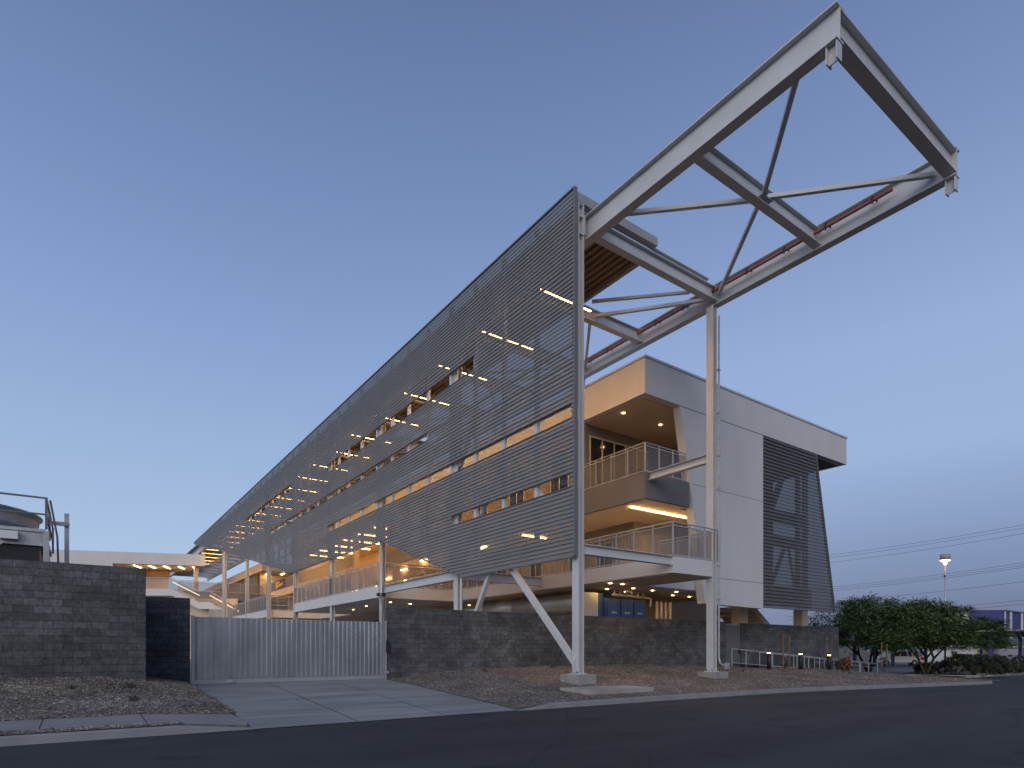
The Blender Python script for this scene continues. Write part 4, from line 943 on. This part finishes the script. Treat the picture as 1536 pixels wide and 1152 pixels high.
# ------------------------------------------------------------------ right background
def tree(label, x, y, z0, h, rw, seed, kind='desert_tree'):
    r = random.Random(seed); t = thing(kind, label, 'tree', (x,y,z0), 'trees by the parking lot')
    tr = MB(); limbs = []
    def limb(p, d, l, rad, depth):
        q = p + d*l; tr.cyl(p, q, rad, 7, rad*.65)
        if depth == 0: limbs.append(q); return
        for _ in range(3):
            nd = (d + Vector((r.uniform(-1,1),r.uniform(-1,1),r.uniform(-.05,.55)))*.75).normalized(); limb(q, nd, l*r.uniform(.62,.85), rad*.6, depth-1)
    base = Vector((x,y,z0-.1))
    for k_ in range(3):
        a = k_*2.1+r.uniform(0,.6); limb(base, Vector((math.cos(a)*.45,math.sin(a)*.45,1)).normalized(), h*.27, .13, 3)
    part('trunk', tr, BARK, t, True)
    lf = MB(); cl = []
    for _ in range(290):
        a = r.uniform(0,6.28); u = math.sqrt(r.random()); rr = rw*u*(.82+.3*math.sin(a*3+seed)); top = h*(1-.50*u**2.2); lo = h*.36 + .05*u
        zz = lo + (top-lo)*(1-r.random()**1.6); cl.append((Vector((x+rr*math.cos(a), y+rr*math.sin(a), z0+zz)), u, a))
    for c, u, a in cl:
        n_ = 160; ra = r.uniform(.45,.95)
        for _ in range(n_):
            p = c + Vector((r.gauss(0,.5)*ra, r.gauss(0,.5)*ra, r.gauss(0,.22)*ra))
            dr_ = Vector((math.cos(a)*u + r.uniform(-.7,.7), math.sin(a)*u + r.uniform(-.7,.7), r.uniform(-.45,.35))).normalized(); l = r.uniform(.20,.40)
            s_ = dr_.cross(Vector((r.uniform(-.4,.4),r.uniform(-.4,.4),1))).normalized()*r.uniform(.022,.055)
            q = p + dr_*l; m_ = p + dr_*l*.5
            lf.add([p, m_+s_, q, m_-s_],[(0,1,2,3)])
    part('crown', lf, LEAF, t)
tree('bushy green desert tree nearest the slatted end of the building', 39.3,8.2,-.35,6.2,5.3,3)
tree('bushy green desert tree in front of the street lamp', 37.6,3.4,-.35,5.5,4.9,11)
tree('small dark tree at the right edge beside the blue building', 96,17,-.4,6.6,2.8,21)
def shrub(label, x, y, z0, w_, h, seed):
    r = random.Random(seed); t = thing('shrub', label, 'shrub', (x,y,z0), 'grey green shrubs beside the street')
    mb = MB()
    for _ in range(70):
        a = r.uniform(0,6.28); u = math.sqrt(r.random()); hh = h*(1-.6*u*u)*(.75+.25*math.sin(a*2+seed))
        c = (x+w_*u*math.cos(a), y+w_*.8*u*math.sin(a), z0+hh*r.random()**.6)
        tuft(mb, c, .38,.42,34,r,.022)
    part('foliage', mb, LEAF2, t)
    sm_ = MB()
    for k_ in range(7): a = k_*.9; sm_.cyl((x,y,z0-.1),(x+w_*.6*math.cos(a),y+w_*.6*math.sin(a),z0+h*.6),.03,5)
    part('stems', sm_, BARK, t)
shrub('dense grey green shrub right of the street lamp', 39.6,2.2,-.36,1.9,1.75,1)
shrub('grey green shrub behind the row of rocks', 43.2,1.2,-.36,1.9,1.7,2)
shrub('grey green shrub cut by the right edge of the picture', 46.6,.7,-.36,2.0,1.6,3)
shrub('low sparse shrub at the foot of the street lamp', 40.3,4.4,-.36,.8,.8,4)
struct('rocks', stones(39,60,.55,1.3,160,lambda x,y: -.36,.12,.3,8), STONE, 'stuff')
# street lamp
LX, LY = 43.0, 4.0
ls = thing('street_lamp', 'tall street lamp with round glowing head rising above the trees', 'street lamp', (LX,LY,-.4))
part('pole', MB().cyl((LX,LY,-.4),(LX,LY,8.42),.075,10,.055), GALV, ls, True)
part('lamp_head', MB().cyl((LX,LY,8.80),(LX,LY,9.25),.36,20), STEELD, ls, True)
part('reflector', MB().cyl((LX,LY,8.72),(LX,LY,8.798),.34,20).cyl((LX,LY,8.42),(LX,LY,8.718),.10,12,.18), LAMPE, ls)
part('bracket', MB().cyl((LX-.16,LY,7.5),(LX-.04,LY,7.5),.07,8), BLACK, ls)
# carports
def carport(label, x0, x1, y0, y1, zt, nx):
    t = thing('carport', label, 'carport', ((x0+x1)/2,(y0+y1)/2,-.45), 'steel shade canopies over the parking lot')
    part('roof', MB().box(x0,x1,y0,y1,zt,zt+.12).box(x0-.05,x1+.05,y0-.08,y0-.001,zt-.35,zt+.18), STEELD, t)
    part('beam', MB().box(x0+.1,x1-.1,(y0+y1)/2-.15,(y0+y1)/2+.15,zt-.45,zt-.002), BLUEB, t)
    for i in range(nx):
        x = x0+1+(x1-x0-2)*i/max(1,nx-1); part('post', MB().box(x-.16,x+.16,(y0+y1)/2-.14,(y0+y1)/2+.14,-.5,zt-.452), BLUEB, t)
carport('long dark shade canopy on posts behind the trees', 52,78,15,21,2.5,6)
carport('wide dark shade canopy behind the shrubs with pale roof edge', 66,116,4,12,3.55,6)
# truck
tk = thing('pickup_truck', 'white pickup truck parked under the trees, tail towards the right', 'pickup truck', (71,19,-.45))
ax = Vector((73.6-68.9,17.6-20.9,0)).normalized(); ay = Vector((ax.y,-ax.x,0)); ay = Vector((-ax.y,ax.x,0)); O = Vector((71.2,19.2,-.45))
def tp(a, b, c): v = O + ax*a + ay*b; return (v.x, v.y, v.z+c)
def txs(prof, b0, b1): return MB().prism(prof, lambda a,c: tp(a,b0,c), lambda a,c: tp(a,b1,c))
part('body', txs([(-2.9,.45),(-2.9,.95),(-2.6,1.08),(-1.5,1.15),(2.9,1.15),(2.95,.55),(2.4,.42)],-.95,.95), WHITEP, tk)
part('cab', txs([(-1.6,1.151),(-.9,1.85),(.9,1.88),(1.1,1.151)],-.85,.85), WHITEP, tk)
part('side_window', txs([(-1.25,1.2),(-.8,1.75),(-.05,1.77),(-.05,1.2)],-.87,-.852), GLASS, tk); part('side_window', txs([(.05,1.2),(.05,1.77),(.8,1.78),(.95,1.2)],-.87,-.852), GLASS, tk)
for a in (-1.85,1.75):
    wv = MB().cyl(tp(a,-.97,.38),tp(a,-.72,.38),.38,18); wo = part('wheel', wv, TYRE, tk)
    part('rim', MB().cyl(tp(a,-.985,.38),tp(a,-.971,.38),.2,12), GALV, wo)
part('tail_light', MB().prism([(2.5,.75),(2.94,.75),(2.94,1.1),(2.5,1.1)], lambda a,c: tp(a,-.97,c), lambda a,c: tp(a,-.952,c)), REDL, tk)
part('bumper', txs([(2.951,.45),(3.05,.45),(3.05,.65),(2.951,.65)],-.9,.9), GALV, tk)
# hedge and low buildings
solo('hedge', (lambda mb, r: ([tuft(mb,(82+r.uniform(0,7),17-r.uniform(0,4.9)+0,-.45+r.uniform(0,1.2)),.3,.35,16,r,.05) for _ in range(260)], mb)[1])(MB(), random.Random(4)), LEAF, 'clipped dark green hedge behind the white pickup', 'hedge')
lb_ = thing('low_building', 'low pale building with lit doorways behind the shade canopy', 'building', (80,40,-.45))
part('wall', MB().box(58,96,34,40,-.45,2.6), GREYR, lb_)  # pale wall given a dark grey: shade under the carport put into its colour
part('roof', MB().box(57.8,96.2,33.8,40.2,2.602,2.9), STEELD, lb_)
for i in range(6):
    x = 60+i*3.4; part('door', MB().box(x,x+.9,33.93,33.998,-.4,1.8), LITD, lb_)
lw_ = thing('low_building', 'white single storey building glimpsed right of the lamp pole', 'building', (100,22,-.45))
part('wall', MB().box(92,112,17,24,-.45,1.9), WHITE, lw_); part('roof', MB().box(91.8,112.2,16.8,24.2,1.902,2.2), WHITE, lw_)
part('door', MB().box(93,94,16.93,16.998,-.4,1.6), GLASS, lw_)
# blue building
bb = thing('blue_building', 'large blue building with white stripes beyond the parking lot', 'building', (150,30,-.5))
Q0 = Vector((122.,35.8)); Q1 = Vector((134.35,25.88)); Q2 = Vector((184,27)); Q3 = Vector((168,50))
part('wall', MB().slab([Q0,Q1,Q2,Q3],-.5,9.4), BLUEB, bb)
part('roof_edge', MB().slab([Q0+(Q0-Q2)*.004,Q1+Vector((.1,-.3)),Q2+Vector((.3,0)),Q3],9.402,9.6), STEELD, bb)
def stripe(a, b, t0, t1, name='white_panel'):
    d = b-a; nrm_ = Vector((d.y,-d.x)).normalized(); p = a+d*t0+nrm_*.05; q = a+d*t1+nrm_*.05
    part(name, MB().slab([p,q,q-nrm_*.045,p-nrm_*.045],4.0,9.3), WHITE, bb)
stripe(Q0,Q1,.42,.60); stripe(Q1,Q2,.02,.04); stripe(Q1,Q2,.09,.12); stripe(Q1,Q2,.24,.27); stripe(Q1,Q2,.40,.42); stripe(Q1,Q2,.7,.74)
part('lower_wall', MB().slab([Q0+Vector((-1,-1)),Q1+Vector((.3,-1.6)),Q2+Vector((1,-1)),Q2,Q1+Vector((0,-.2)),Q0],-.5,3.9), GREYR, bb)
# power lines
import math as _m
sA, cA = math.sin(math.atan2(650,913)), math.cos(math.atan2(650,913))
def wpt(px, py, d):
    x = (px-768)/913*d; return Vector((CAM[0]+x*cA+d*sA, CAM[1]-x*sA+d*cA, 1.5+(975.5-py)/913*d))
WL = [((1180,840),(1700,756),'topmost'),((1180,844),(1700,761),'second from top'),((1180,851),(1700,770),'third from top, a little apart'),((1180,886),(1700,818),'fourth from top, upper of a close trio'),((1180,889),(1700,822),'middle of the close trio behind the street lamp'),((1180,892),(1700,825),'lowest of the close trio behind the street lamp'),((1180,906),(1700,850),'thin lone one crossing the lamp pole'),((1180,925),(1700,882),'upper of the low pair above the trees'),((1180,930),(1700,888),'lower of the low pair above the trees')]
for a, b, lb in WL:
    p = wpt(*a, 190); q = wpt(*b, 120); pts = []
    for i in range(13):
        t_ = i/12; v = p.lerp(q, t_); v.z -= 1.0*4*t_*(1-t_); pts.append(v)
    solo('power_line', MB().tube(pts,.03,4), BLACK, 'overhead power line, ' + lb, 'power line', 'overhead power lines')

# ------------------------------------------------------------------ render settings
sc.view_settings.view_transform = 'Standard'; sc.view_settings.look = 'None'; sc.view_settings.exposure = 0; sc.view_settings.gamma = 1
sc.render.engine = 'CYCLES'
cy = sc.cycles; cy.use_denoising = True; cy.transparent_max_bounces = 24; cy.max_bounces = 7; cy.diffuse_bounces = 4; cy.sample_clamp_indirect = 4.; cy.sample_clamp_direct = 13
cy.use_adaptive_sampling = False
